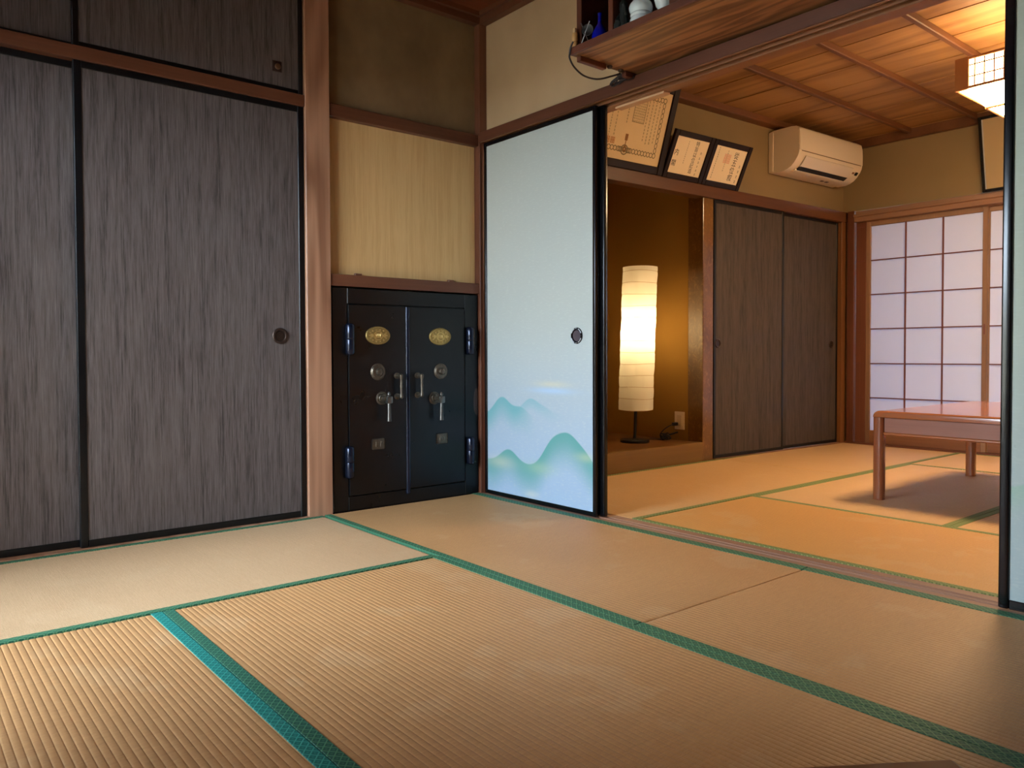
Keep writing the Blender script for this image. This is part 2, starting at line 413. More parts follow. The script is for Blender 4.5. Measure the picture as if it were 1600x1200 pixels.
d = door_x('door_3', 'low dark upper closet door next to the cedar post', -.004, -1.842, -.968, 1.815, 2.36, CLOSET, LACQ_WALL, .02)
h = obj('finger_pull', box(new(), -.012, -.006, -1.081-.021, -1.081+.021, 1.892, 1.938, .002, 1), plain('pull_recess', (48, 26, 18), .5), d)
obj('knob', lathe(new(), [(.012, -.006), (.013, -.002), (.011, .002), (.004, .003)], (0, -1.079, 1.914), 'x', 20), COPPER, h, smooth=True)
d = door_x('door_4', 'low dark upper closet door further from the cedar post', -.032, -2.74, -1.816, 1.815, 2.36, CLOSET, LACQ_WALL, .02)
round_pull_x(d, -.0325, -2.64, 1.914, .02)

# ------------------------------------------------------------------ painted sliding doors
def painted(name, right=False):
    m = Mat(name, .55, .35); x, y, z = m.xyz()
    fib = m.noise((12, 1, 60), 3, 3, .6); fib2 = m.noise((3, 1, 30), 5, 2)
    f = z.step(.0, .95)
    c = m.mix(f, (160, 182, 206) if not right else (172, 187, 188), (184, 189, 183) if not right else (190, 197, 178))  # blue low down is sky light put into the colour, partly printed wash
    c = m.mix((fib*2.4-1.3).max(0.0).min(.22), c, (206, 212, 202))
    mist = m.noise((3, 1, 4), 2.0, 2)
    if not right:
        def layer(c, ridge, fade, lim, col, amt):
            dd = ridge - z
            k = dd.step(-.004, .004)*(1.0-dd.step(.0, fade))*lim*amt
            return m.mix(k, c, col)
        c = layer(c, .43 + .062*x.gauss(.35, .075) + .02*x.gauss(.45, .06), .07, x.gauss(.36, .13), (128, 176, 186), .75)
        c = layer(c, .40 + .092*x.gauss(.135, .085) + .045*x.gauss(.28, .07), .15, x.step(.40, .22), (104, 168, 172), .85)
        c = layer(c, .175 + .155*x.gauss(.615, .10) + .10*x.gauss(.495, .085) + .062*x.gauss(.185, .085) + .05*x.gauss(.73, .07), .20, x.step(-.05, .05), (94, 158, 152), .95)
        c = m.mix((x.gauss(.50, .11)*z.gauss(.565, .014)*.4).min(1.0), c, (228, 214, 172))
        c = m.mix((x.gauss(.50, .14)*z.gauss(.535, .014)*.45).min(1.0), c, (168, 206, 246))
        c = m.mix(x.gauss(.42, .10)*z.gauss(.17, .03)*.4, c, (176, 200, 160))
        c = m.mix(x.gauss(.12, .10)*z.gauss(.17, .03)*.4, c, (222, 216, 186))
        c = m.mix(x.gauss(.36, .05)*z.gauss(.04, .018)*.35, c, (230, 220, 196))
        c = m.mix(x.gauss(.72, .06)*z.gauss(.25, .02)*.45, c, (196, 204, 158))
    else:
        dd = (.33 + .03*x.gauss(.12, .08) - .0*x) - z
        c = m.mix(dd.step(-.003, .003)*(1.0-dd.step(.0, .10))*.5, c, (150, 190, 160))
        sp = m.noise((40, 1, 30), 1.6, 3, .7)
        c = m.mix(((sp*6-3.9).max(0.0).min(1.0))*x.gauss(.04, .02)*z.gauss(.47, .09)*.5, c, (120, 120, 110))
    m.color(c); m.bump(fib+fib2, .0004, .25)
    return m.m
STEEL_PALE = plain('pull_inlay', (186, 188, 196), .35, .5, .4)
PULL_DISH = plain('pull_dish', (84, 74, 80), .5, .4, .3)
def door_y(name, label, x0, x1, y0, y1, z0, z1, panel_m, fw_=.02):
    d = thing(name, label, 'sliding door', (x0, y0, z0), kind='structure')
    B('panel', x0+fw_-.002, x1-fw_+.002, y0+.004, y1-.004, z0+fw_-.002, z1-fw_+.002, panel_m, d, 0)
    for a, b in ((x0, x0+fw_), (x1-fw_, x1)):
        obj('stile', box(new(), a, b, y0-.003, y1, z0, z1, .005, 3), LACQUER, d, smooth=True)
    B('rail', x0+fw_, x1-fw_, y0, y1, z0, z0+fw_, LACQUER, d); B('rail', x0+fw_, x1-fw_, y0, y1, z1-fw_, z1, LACQUER, d)
    return d
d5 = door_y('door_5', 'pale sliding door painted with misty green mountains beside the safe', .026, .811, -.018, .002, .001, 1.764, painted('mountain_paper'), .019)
bx, bz = .692, .785
h = obj('finger_pull', lathe(new(), [(.036, .003), (.036, .0055), (.034, .0075), (.027, .0075), (.025, .004), (.022, .0035)][::1], (bx, 0, bz), 'y', 40), LACQUER, d5, smooth=True,
        T=Matrix.Translation((0, -.0115, 0)) @ Matrix.Diagonal((1, -1, 1, 1)))
obj('dish', lathe(new(), [(.0245, -.0165), (.0240, -.0155)], (bx, 0, bz), 'y', 40), PULL_DISH, h)
for k in range(4):
    a0 = PI/4 + k*PI/2; bm = new()
    P = [(bx+.0315*math.cos(a0+t*.42), -.0197, bz+.0315*math.sin(a0+t*.42)) for t in (-1, -.6, -.2, .2, .6, 1)]
    tube(bm, P, .0021, 8); obj('inlay', bm, STEEL_PALE, h, smooth=True)
for k in (PI/2, -PI/2):
    obj('inlay', tube(new(), [(bx+.0315*math.cos(k+t), -.0197, bz+.0315*math.sin(k+t)) for t in (-.09, 0, .09)], .0024, 8), STEEL_PALE, h, smooth=True)
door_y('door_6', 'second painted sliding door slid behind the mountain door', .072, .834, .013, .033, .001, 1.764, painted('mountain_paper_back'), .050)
door_y('door_7', 'pale green painted sliding door on the low table side of the opening', 2.362, 3.137, -.018, .002, .001, 1.764, painted('hill_paper', True), .026)

# floor track and lintel of the opening
prof = [(-.041, -.036), (-.041, .000), (-.023, .000), (-.023, -.004), (.006, -.004), (.006, .000), (.011, .000), (.011, -.004), (.037, -.004), (.037, .000), (.080, .000), (.085, -.006), (.085, -.036)]
S('trim_9', 'worn grooved wooden floor track under the painted sliding doors', 'track', prism(new(), prof, -.06, 3.66, 'x'), W_SILL)
prof = [(-.030, 1.819), (-.030, 1.768), (-.022, 1.768), (-.022, 1.778), (.006, 1.778), (.006, 1.764), (.011, 1.764), (.011, 1.778), (.040, 1.778), (.040, 1.760), (.098, 1.760), (.098, 1.819)]
l1 = S('trim_10', 'grooved reddish lintel across the opening between the rooms', 'lintel', prism(new(), prof, .0, 3.66, 'x'), W_KAMOI)
B('face_board', .0, 3.66, -.036, -.029, 1.770, 1.8185, W_DARKX, l1, .001)
B('groove_strip', .85, 1.115, .061, .100, 1.752, 1.762, W_PALE, l1, .001)
S('trim_11', 'end post of the opening behind the pale green door', 'post', box(new(), 3.137, 3.20, -.02, .10, -.036, 1.768, .002, 1), W_POST)

# ------------------------------------------------------------------ the safe
SAFE = Mat('black_safe_paint', .3, .4); x, y, z = SAFE.xyz()
a = SAFE.noise((1, 1, 1), 9, 4, .7); bb = SAFE.noise((1, 1, 1), 60, 4, .7)
patch = ((y.gauss(.795, .022))*(z.gauss(.46, .085)) + a*.55 - .78).step(.0, .06)
chip = (bb*1.0 + (z*-14).exp()*.16 - .80).step(0.0, .04)
SAFE.color(SAFE.mix(patch.max(chip*.6), (5, 6, 9), (66, 52, 48)))
rn = (a*.35+.16); SAFE.nt.links.new(rn.v, SAFE.b.inputs['Roughness']); SAFE.bump(bb, .0006, .15); SAFE = SAFE.m
SAFE_BAR = plain('polished_dark_steel', (30, 36, 54), .16, .7, .55)
BRASS = Mat('worn_brass', .42, .5, .85); q = BRASS.noise((1, 1, 1), 120, 3)
BRASS.color(BRASS.mix(q, (128, 104, 62), (206, 176, 110))).bump(q, .003, .7); BRASS = BRASS.m
PEWTER = Mat('tarnished_bronze', .38, .5, .8); q = PEWTER.noise((1, 1, 1), 90, 3)
PEWTER.color(PEWTER.mix(q, (74, 66, 58), (128, 117, 102))); PEWTER = PEWTER.m
CHROME = plain('worn_steel', (112, 110, 106), .32, .5, .9)
safe = thing('safe', 'big black iron two-door safe with brass ovals set into the wall niche', 'safe', (-.3, -.845, 0))
SY0, SY1, SZ1 = -.840, -.040, 1.003
body = new()
box(body, -.62, -.012, SY0, SY1, -.03, SZ1, .006, 2)
body = obj('body', body, SAFE, safe)
fr_ = new()
for (a0, a1, c0, c1_) in ((SY0, -.768, .0, SZ1), (-.121, SY1, .0, SZ1), (-.768, -.121, .934, SZ1), (-.768, -.121, .0, .064)):
    box(fr_, -.014, -.003, a0, a1, c0, c1_, .002, 1)
obj('front_frame', fr_, SAFE, safe)
OVAL = plain('oval_relief_brass', (214, 184, 118), .35, .5, .85)
def safe_door(y0, y1, sgn, name):
    d = obj('door', box(new(), -.016, .002, y0, y1, .067, .931, .004, 2), SAFE, safe)
    return d
dl = safe_door(-.765, -.462, 1, 'l'); dr = safe_door(-.459, -.124, -1, 'r')
obj('centre_bar', prism(new(), [(-.002+.012*math.sin(t*PI/8), -.456 - .0125*math.cos(t*PI/8)) for t in range(9)], .045, .928, 'z'), SAFE_BAR, dl, smooth=True)
def oval(d, y, z):
    o = obj('name_plaque', lathe(new(), [(.064, .001), (.064, .005), (.060, .008), (.056, .006), (.030, .0075), (.002, .008)], (0, y, z), 'x', 40, .66), BRASS, d, smooth=True)
    bm = new()
    lathe(bm, [(.024, .006), (.024, .0095), (.019, .0095), (.019, .007)], (0, y, z), 'x', 24, .9)
    for k in range(5): box(bm, .006, .0105, y-.014+k*.0062, y-.011+k*.0062, z-.011, z+.011, .0008, 1)
    for k in range(14):
        a = k*2*PI/14; lathe(bm, [(.0045, .006), (.004, .009), (.002, .0102)], (0, y+.045*math.cos(a), z+.027*math.sin(a)), 'x', 8)
    for s in (-1, 1):
        lathe(bm, [(.010, .006), (.008, .010), (.004, .011)], (0, y+s*.034, z), 'x', 12)
    obj('relief', bm, OVAL, d, smooth=True)
def dial(d, y, z, r):
    obj('dial', lathe(new(), [(r, .001), (r, .006), (r*.92, .009), (r*.86, .0085), (r*.80, .011), (r*.60, .012), (r*.56, .010), (r*.42, .010), (r*.40, .020), (r*.34, .025), (r*.15, .027)], (0, y, z), 'x', 36), PEWTER, d, smooth=True)
def lever(d, y, z):
    obj('lever_rosette', lathe(new(), [(.031, .001), (.031, .006), (.025, .010), (.020, .009), (.017, .015), (.011, .016), (.011, .045)], (0, y-.006, z+.006), 'x', 28), PEWTER, d, smooth=True)
    bm = new(); yy = y+.006
    box(bm, .035, .060, yy-.014, yy+.014, z-.016, z+.016, .004, 2)
    tube(bm, [(.047, yy, z+.016), (.047, yy, z+.024), (.047, yy, z+.030), (.047, yy, z+.036)], [.005, .008, .007, .003], 14)
    tube(bm, [(.047, yy, z-.015), (.047, yy, z-.020), (.047, yy, z-.06), (.047, yy, z-.098), (.047, yy, z-.100)], [.007, .0075, .0085, .0105, .009], 14)
    obj('lever_handle', bm, CHROME, d, smooth=True)
def pull(d, y, z0, z1):
    bm = new()
    for z in (z0, z1):
        lathe(bm, [(.017, .001), (.017, .004), (.012, .007), (.007, .009), (.007, .030)], (0, y-.004, z), 'x', 20, .85)
    zs = [z0-.010, z0-.004, z0+.006, z0+.02, z0+.03, (z0+z1)/2-.01, (z0+z1)/2, (z0+z1)/2+.01, z1-.03, z1-.02, z1-.006, z1+.004, z1+.010]
    rs = [.003, .009, .0085, .0055, .0065, .0058, .0075, .0058, .0065, .0055, .0085, .009, .003]
    tube(bm, [(.034, y, q) for q in zs], rs, 14)
    obj('pull_handle', bm, PEWTER, d, smooth=True)
def plate(d, y, z, digits):
    o = obj('number_plate', box(new(), .0005, .006, y-.033, y+.033, z-.026, z+.026, .006, 2), PEWTER, d, smooth=True)
    bm = new()
    for s in (-1, 1):
        box(bm, .0055, .008, y-.028, y+.028, z+s*.021-.0012, z+s*.021+.0012); box(bm, .0055, .008, y+s*.028-.0012, y+s*.028+.0012, z-.021, z+.021)
    for yy, zz, wy, wz in digits: box(bm, .0055, .0085, y+yy-wy, y+yy+wy, z+zz-wz, z+zz+wz, .0006, 1)
    obj('plate_relief', bm, PEWTER, d)
def hinge(y, z0, z1):
    zm = (z0+z1)/2
    for a, b in ((z0, zm-.001), (zm+.001, z1)):
        prof = [(.012, a), (.0175, a+.004), (.0205, a+.010), (.0205, b-.003), (.0195, b)] if a == z0 else [(.0195, a), (.0205, a+.003), (.0205, b-.010), (.0175, b-.004), (.012, b)]
        obj('hinge', lathe(new(), prof, (.014, y, 0), 'z', 24), SAFE_BAR, safe, smooth=True)
oval(dl, -.617, .792); oval(dr, -.273, .791)
dial(dl, -.618, .625, .039); dial(dr, -.271, .622, .039)
lever(dl, -.592, .497); lever(dr, -.303, .487)
pull(dl, -.512, .508, .605); pull(dr, -.399, .511, .604)
plate(dl, -.619, .293, [(-.012, 0, .0022, .012), (-.004, .010, .006, .0018), (.012, 0, .0022, .012), (.016, .010, .005, .0018), (.016, .0, .005, .0018), (-.006, .0, .004, .0018)])
plate(dr, -.265, .293, [(-.013, 0, .0022, .012), (-.010, -.010, .004, .0018), (.0, .002, .005, .005), (.013, 0, .0022, .012), (.009, .010, .005, .0018), (.009, -.010, .005, .0018)])
for y in (-.764,): hinge(y, .703, .845); hinge(y-.006, .150, .294)
for y in (-.098,): hinge(y, .703, .841); hinge(y, .152, .290)

# ------------------------------------------------------------------ wall shelf above the lintel
SH = thing('wall_shelf', 'open brown wooden display shelf fixed above the lintel', 'shelf', (1.02, -.36, 1.826))
prism_b = box(new(), 1.017, 2.75, -.358, .010, 1.828, 1.852, .002, 1)
obj('shelf_board', prism_b, W_SHELF, SH)
B('front_edge', 1.020, 2.75, -.372, -.358, 1.826, 1.852, W_SHELFZ, SH, .002)
B('side_board', 1.034, 1.060, -.347, .010, 1.852, 2.408, W_SHELFZ, SH)
B('back_board', 1.060, 2.75, -.006, .010, 1.852, 2.408, W_SHELFZ, SH)
for xx in (1.205, 1.62, 2.05, 2.48): B('divider', xx, xx+.023, -.356, -.006, 1.852, 2.392, W_SHELFZ, SH)
B('top_board', 1.034, 2.75, -.358, .010, 2.392, 2.412, W_SHELFZ, SH)
B('cleat', 1.022, 1.044, -.335, -.195, 1.808, 1.828, W_SHELFZ, SH); B('cleat', 1.022, 1.044, -.085, .008, 1.806, 1.828, W_SHELFZ, SH)
for y in (-.168, -.105): obj('bolt_head', lathe(new(), [(.008, 1.820), (.011, 1.824), (.011, 1.829)], (1.035, y, 0), 'z', 16), BRONZE, SH, smooth=True)
COBALT = plain('cobalt_glaze', (10, 20, 150), .12, .6); PORC = plain('white_porcelain', (226, 236, 238), .16, .5, 0, .3)
DKBR = plain('dark_patinated_bronze', (44, 48, 46), .45, .5, .5)
bo = thing('bottle', 'small cobalt blue bottle on the wall shelf', 'bottle', (1.118, -.308, 1.853))
obj('body', lathe(new(), [(.024, 1.8525), (.029, 1.858), (.031, 1.875), (.029, 1.892), (.020, 1.911), (.010, 1.925), (.0075, 1.935)], (1.118, -.308, 0), 'z', 28), COBALT, bo, smooth=True)
obj('neck', lathe(new(), [(.0075, 1.934), (.007, 1.958), (.0085, 1.961), (.0085, 1.966), (.005, 1.966)], (1.118, -.308, 0), 'z', 24), COBALT, bo, smooth=True)
st = thing('plate_stand', 'grey saucer held by crossed wire sticks on the wall shelf', 'stand', (1.08, -.305, 1.853))
WIRE = plain('grey_wire', (120, 118, 114), .35, .5, .8)
obj('crossed_stick', tube(new(), [(1.068, -.3555, 1.855), (1.112, -.3550, 1.928)], .0018, 8), WIRE, st)
obj('crossed_stick', tube(new(), [(1.106, -.3555, 1.855), (1.067, -.3550, 1.934)], .0018, 8), WIRE, st)
obj('saucer', lathe(new(), [(.006, -.002), (.016, -.001), (.022, .003), (.021, .004), (.015, .001), (.004, .001)], (0, 0, 0), 'y', 28), plain('grey_stoneware', (54, 54, 52), .5), st, smooth=True,
    T=Matrix.Translation((1.090, -.343, 1.905)) @ Matrix.Rotation(math.radians(35), 4, 'Z') @ Matrix.Diagonal((1, -1, 1, 1)))
va = thing('vase', 'white porcelain vase with ringed body on the wall shelf', 'vase', (1.324, -.315, 1.853))
obj('body', lathe(new(), [(.036, 1.8525), (.040, 1.856), (.039, 1.870), (.034, 1.882), (.037, 1.886), (.037, 1.890), (.034, 1.894), (.040, 1.903), (.042, 1.914), (.039, 1.925), (.030, 1.936), (.022, 1.950)], (1.324, -.315, 0), 'z', 36), PORC, va, smooth=True)
obj('neck', lathe(new(), [(.022, 1.949), (.018, 1.965), (.020, 1.985), (.030, 2.005), (.031, 2.010), (.025, 2.010)], (1.324, -.315, 0), 'z', 32), PORC, va, smooth=True)
va = thing('vase', 'white flared porcelain vase behind the ringed vase', 'vase', (1.394, -.275, 1.853))
obj('body', lathe(new(), [(.018, 1.8525), (.018, 1.86), (.014, 1.878), (.016, 1.892), (.028, 1.908), (.034, 1.93), (.032, 1.96), (.030, 2.01)], (1.394, -.275, 0), 'z', 36), PORC, va, smooth=True)
obj('rim', lathe(new(), [(.03, 2.009), (.022, 2.03), (.028, 2.05), (.024, 2.05)], (1.394, -.275, 0), 'z', 32), PORC, va, smooth=True)
fg = thing('figurine', 'dark bronze figurine standing behind the white vase', 'figurine', (1.254, -.328, 1.853))
bm = new(); lathe(bm, [(.020, 1.8525), (.023, 1.862), (.022, 1.880), (.016, 1.898), (.013, 1.915), (.016, 1.930), (.014, 1.948), (.006, 1.960)], (1.254, -.328, 0), 'z', 18, .9)
tube(bm, spline([(1.243, -.328, 1.915), (1.236, -.338, 1.900), (1.240, -.346, 1.886), (1.254, -.346, 1.882)], 4), .006, 10)
tube(bm, spline([(1.264, -.330, 1.915), (1.272, -.336, 1.905), (1.272, -.340, 1.922), (1.268, -.342, 1.938)], 4), .0055, 10)
for v in bm.verts: v.co += Vector((random.uniform(-.0015, .0015), random.uniform(-.0015, .0015), random.uniform(0, .002)))
obj('body', bm, DKBR, fg, smooth=True)
obj('shield', lathe(new(), [(.012, -.003), (.015, .0), (.015, .004), (.011, .006)], (0, 0, 0), 'y', 24), DKBR, fg, smooth=True, T=Matrix.Translation((1.245, -.352, 1.872)))
bx_ = thing('wooden_block', 'small reddish wooden box on the wall shelf beside the vases', 'box', (1.50, -.28, 1.853))
B('body', 1.46, 1.56, -.33, -.25, 1.853, 1.905, W_DARKX, bx_); B('lid', 1.456, 1.564, -.334, -.246, 1.905, 1.915, W_DARKX, bx_)
pg = thing('wooden_whistle', 'pale turned wooden peg on the end of the wall shelf', 'peg', (1.0435, -.364, 1.852))
BAMBOO = wood('bamboo', (176, 126, 70), (214, 168, 108), 'z', .4)
PX, PY = 1.0435, -.3640
obj('body', lathe(new(), [(.009, 1.8525), (.011, 1.857), (.0105, 1.868), (.0085, 1.871), (.0115, 1.875), (.0120, 1.896), (.010, 1.902)], (PX, PY, 0), 'z', 20), BAMBOO, pg, smooth=True)
obj('tip', box(new(), PX-.006, PX+.006, PY-.006, PY+.006, 1.900, 1.921, .002, 2), plain('pale_wood_tip', (212, 178, 130), .5), pg)
CORD = plain('dark_cord', (40, 28, 26), .5)
obj('hanging_cord', tube(new(), spline([(1.046, -.376, 1.868), (1.034, -.377, 1.85), (1.026, -.375, 1.828), (1.024, -.372, 1.812), (1.022, -.345, 1.786), (1.018, -.29, 1.768), (1.012, -.21, 1.775), (1.02, -.14, 1.80), (1.028, -.10, 1.817)], 6), .0035, 8), CORD, None, smooth=True, loc=(1.03, -.377, 1.85),
    label='dark cord looping below the left end of the wall shelf', cat='cord')
bm = new()
for k in range(11):
    a = random.uniform(0, 6); c = V(.985+random.uniform(-.045, .045), -.042+random.uniform(-.005, .004), 1.822+random.uniform(-.010, .010)); rr = random.uniform(.014, .026)
    tube(bm, [c + V(1.5*rr*math.cos(a+t*PI/6), random.uniform(-.004, .004), .62*rr*math.sin(t*PI/6+a*2)) for t in range(12)], .0035, 7)
tube(bm, spline([(.96, -.036, 1.84), (1.0, -.036, 1.846), (1.026, -.03, 1.826)], 5), .0035, 7)
obj('cord_bundle', bm, CORD, None, smooth=True, loc=(.96, -.037, 1.822), label='tangled dark cord bundle lying on the lintel under the wall shelf', cat='cord')

# ------------------------------------------------------------------ room two: shell.  Its left wall runs 2.4 degrees off square
TH = math.radians(2.4)
M2 = Matrix.Translation((.012, 1.85, 0)) @ Matrix.Rotation(-TH, 4, 'Z')
def S2(name, label, cat, bm, mat, **k): return S(name, label, cat, bm, mat, T=M2, **k)
bm = new(); box(bm, -.06, -.016, -1.80, 1.74, 1.79, 2.345)
S2('wall_left', 'ochre plaster wall carrying the air conditioner', 'wall', bm, PLASTER2)
bm = new(); box(bm, -.86, -.80, 1.84, 3.66, -.05, 2.5); box(bm, -.80, -.03, 1.90, 1.96, -.05, 1.8)
S('wall_far', 'hidden back of the closet in the lamp-lit room', 'wall', bm, PLASTER2)
# alcove
bm = new(); box(bm, -1.08, -.03, 1.790, 1.84, .10, 2.36); box(bm, -1.12, -1.06, .06, 1.84, -.05, 2.36); box(bm, -1.08, -.06, .06, .118, -.05, 2.36); box(bm, -1.08, -.06, .118, 1.84, 2.32, 2.36)
PLASTER3 = Mat('plaster_ochre_lamp_glow', .85, .15); n1 = PLASTER3.noise((1, 1, 1), 2.0, 3); n2 = PLASTER3.noise((1, 1, 1), 260, 3)
PLASTER3.color(PLASTER3.mix(n1, (150, 112, 52), (168, 128, 62))).bump(n2, .0008, .4)  # stronger ochre puts the paper lamp's wall glow into the colour
S('wall_alcove', 'ochre plaster inside of the alcove behind the paper lamp', 'wall', bm, PLASTER3.m)
al = S('trim_12', 'raised wooden alcove step under the paper lamp', 'step', box(new(), -1.06, .0, .118, 1.790, -.036, .108, .001, 1), W_TOKO)
B('front_sill', -.04, .014, .118, 1.790, -.036, .122, W_TOKO, al, .003); B('floor_board', -1.06, -.04, .118, 1.790, .108, .121, W_TOKOF, al, .001)
S('trim_13', 'burl-grained square alcove post beside the dark closet', 'post', box(new(), -.108, .014, 1.788, 1.898, -.036, 1.735, .004, 2), BURL)
S2('trim_14', 'warm brown rail running above alcove and far closet', 'beam', box(new(), -.06, .022, -1.80, 1.74, 1.722, 1.800, .002, 1), W_BEAM2)
S2('trim_15', 'ceiling cornice above the air conditioner wall', 'cornice', prism(new(), [(-.02, 2.296), (.055, 2.296), (.060, 2.301), (.060, 2.34), (-.02, 2.34)], -1.80, 1.74, 'y'), W_BATTEN)
S2('trim_16', 'floor track under the far dark closet doors', 'track', box(new(), -.06, .024, .05, 1.74, -.036, .004, .001, 1), W_POST2)
S2('trim_17', 'narrow post between far closet and paper window', 'post', box(new(), -.06, .012, 1.585, 1.74, -.036, 1.725, .002, 1), W_POST2)
def door2(name, label, x, y0, y1, hy):
    z0, z1, f, th = .005, 1.722, .022, .02
    c = M2 @ V(x, y0, z0)
    d = thing(name, label, 'sliding door', tuple(c), kind='structure')
    def b(n, *a, m): obj(n, box(new(), *a, .001, 1), m, d, T=M2)
    b('panel', x-th+.004, x-.003, y0+f-.002, y1-f+.002, z0+f-.002, z1-f+.002, m=CLOSET2)
    b('stile', x-th, x, y0, y0+f, z0, z1, m=LACQ_WALL); b('stile', x-th, x, y1-f, y1, z0, z1, m=LACQ_WALL)
    b('rail', x-th+.001, x-.001, y0+f, y1-f, z0, z0+f, m=LACQ_WALL); b('rail', x-th+.001, x-.001, y0+f, y1-f, z1-f, z1, m=LACQ_WALL)
    round_pull_x(d, x+.0005, hy, .771, .030, T=M2)
CLOSET2 = cloth_paper('far_closet_paper', (50, 42, 37), (94, 83, 75), (80, 69, 60))
door2('door_8', 'dark closet door beside the burl alcove post', .004, .050, .836, .092)
door2('door_9', 'dark closet door beside the paper window', -.020, .812, 1.588, 1.50)
# far wall with the paper sliding screens
YS = 3.50
bm = new(); box(bm, -.06, 3.66, YS, YS+.06, 1.80, 2.345); box(bm, -.06, .135, YS, YS+.06, -.05, 1.80)
S('wall_back', 'ochre plaster wall above the paper screens', 'wall', bm, PLASTER2)
S('trim_18', 'ceiling cornice above the paper screens', 'cornice', box(new(), .08, 3.66, YS-.045, YS+.01, 2.272, 2.34, .002, 1), W_BATTEN)
hd = S('trim_19', 'pale moulded header above the paper screens', 'lintel', prism(new(), [(YS+.03, 1.795), (YS-.015, 1.795), (YS-.015, 1.772), (YS-.055, 1.768), (YS-.055, 1.752), (YS-.040, 1.745), (YS-.040, 1.712), (YS+.03, 1.705)], .175, 3.66, 'x'), W_HEAD)
S('trim_20', 'dark narrow post at the corner beside the paper screens', 'post', box(new(), .118, .172, YS-.035, YS+.03, -.036, 1.80, .002, 1), W_DARKZ)
rs = S('trim_21', 'dark ribbed shutter jamb next to the paper screens', 'jamb', box(new(), .174, .251, YS-.004, YS+.02, -.036, 1.72, .001, 1), W_DARKZ)
for k in range(6): B('ridge', .178, .240, YS-.007, YS-.003, .355+.263*k, .361+.263*k, W_BAR, rs, 0)
S('trim_22', 'wooden floor track under the paper screens', 'track', box(new(), .1, 3.66, YS-.032, YS+.06, -.036, .012, .002, 1), W_DARKX)
SHOJI = Mat('shoji_paper', .8, .1); SHOJI.b.inputs['Base Color'].default_value = (.60, .62, .70, 1)
tl = SHOJI.nt.nodes.new('ShaderNodeBsdfTranslucent'); tl.inputs[0].default_value = (.74, .80, .98, 1)
ms = SHOJI.nt.nodes.new('ShaderNodeMixShader'); ms.inputs[0].default_value = .10
SHOJI.nt.links.new(SHOJI.b.outputs[0], ms.inputs[1]); SHOJI.nt.links.new(tl.outputs[0], ms.inputs[2])
SHOJI.nt.links.new(ms.outputs[0], SHOJI.nt.nodes['Material Output'].inputs[0]); SHOJI = SHOJI.m
def shoji(name, label, x0, y, ncol=3):
    cw = .2605; st_ = .031; zs = [.110, .360, .622, .887, 1.150, 1.411, 1.672]
    x1 = x0 + 2*st_ + ncol*cw
    d = thing(name, label, 'paper screen', (x0, y, .012), kind='structure')
    B('stile', x0, x0+st_, y, y+.026, .012, 1.712, W_SHOJI, d); B('stile', x1-st_, x1, y, y+.026, .012, 1.712, W_SHOJI, d)
    B('rail', x0+st_, x1-st_, y+.001, y+.025, .012, .110, W_KAMOI, d); B('rail', x0+st_, x1-st_, y+.001, y+.025, 1.672, 1.712, W_SHOJI, d)
    for i in range(1, ncol): B('bar', x0+st_+i*cw-.0045, x0+st_+i*cw+.0045, y+.006, y+.016, .110, 1.672, W_BAR, d, 0)
    for z in zs[1:-1]: B('bar', x0+st_, x1-st_, y+.007, y+.017, z-.004, z+.004, W_BAR, d, 0)
    for i in range(ncol):
        for a, b in zip(zs, zs[1:]):
            B('paper_pane', x0+st_+i*cw, x0+st_+(i+1)*cw, y+.0172, y+.0180, a, b, SHOJI, d, 0)
    obj('finger_notch', box(new(), x1-st_+.010, x1-st_+.021, y-.001, y+.003, .83, .90, .001, 1), W_BAR, d)
    return x1
xe = shoji('window_2', 'paper lattice screen nearest the dark far closet', .250, YS+.002)
e2 = shoji('window_3', 'paper lattice screen half hidden behind the low table', xe-.028, YS+.030)
e3 = shoji('window_4', 'paper lattice screen hidden behind the pale green door', e2-.03, YS+.002)
shoji('window_5', 'paper lattice screen by the hidden right wall', e3-.03, YS+.030)
portal('shoji_portal', (1.9, YS+.30, .90), (-PI/2, 0, 0), 3.5, 1.7)
# ceiling of room two
c2 = S('ceiling', 'orange cedar board ceiling of the lamp-lit room', 'ceiling', box(new(), -.06, 3.72, .085, 3.60, 2.352, 2.40), W_CEIL)
y = .09
while y < YS+.02:
    x0 = 0.0
    bm = new(); prism(bm, [(y, 2.336), (y+.315, 2.3395), (y+.315, 2.352), (y, 2.346)], .02, 3.66, 'x')
    obj('plank', bm, W_CEIL, c2, loc=None)
    y += .305
for k in range(8):
    x = .587+.437*k
    if x < 3.6: B('batten', x-.015, x+.015, .09, YS-.046, 2.302, 2.338, W_BATTEN, c2, .004)
B('cornice', .02, 3.66, .086, .13, 2.296, 2.34, W_BATTEN, c2)
bm = new(); box(bm, .0, 3.66, .085, .098, 1.815, 2.34)
S('wall_front', 'ochre plaster on the far side of the wall above the lintel', 'wall', bm, PLASTER2)

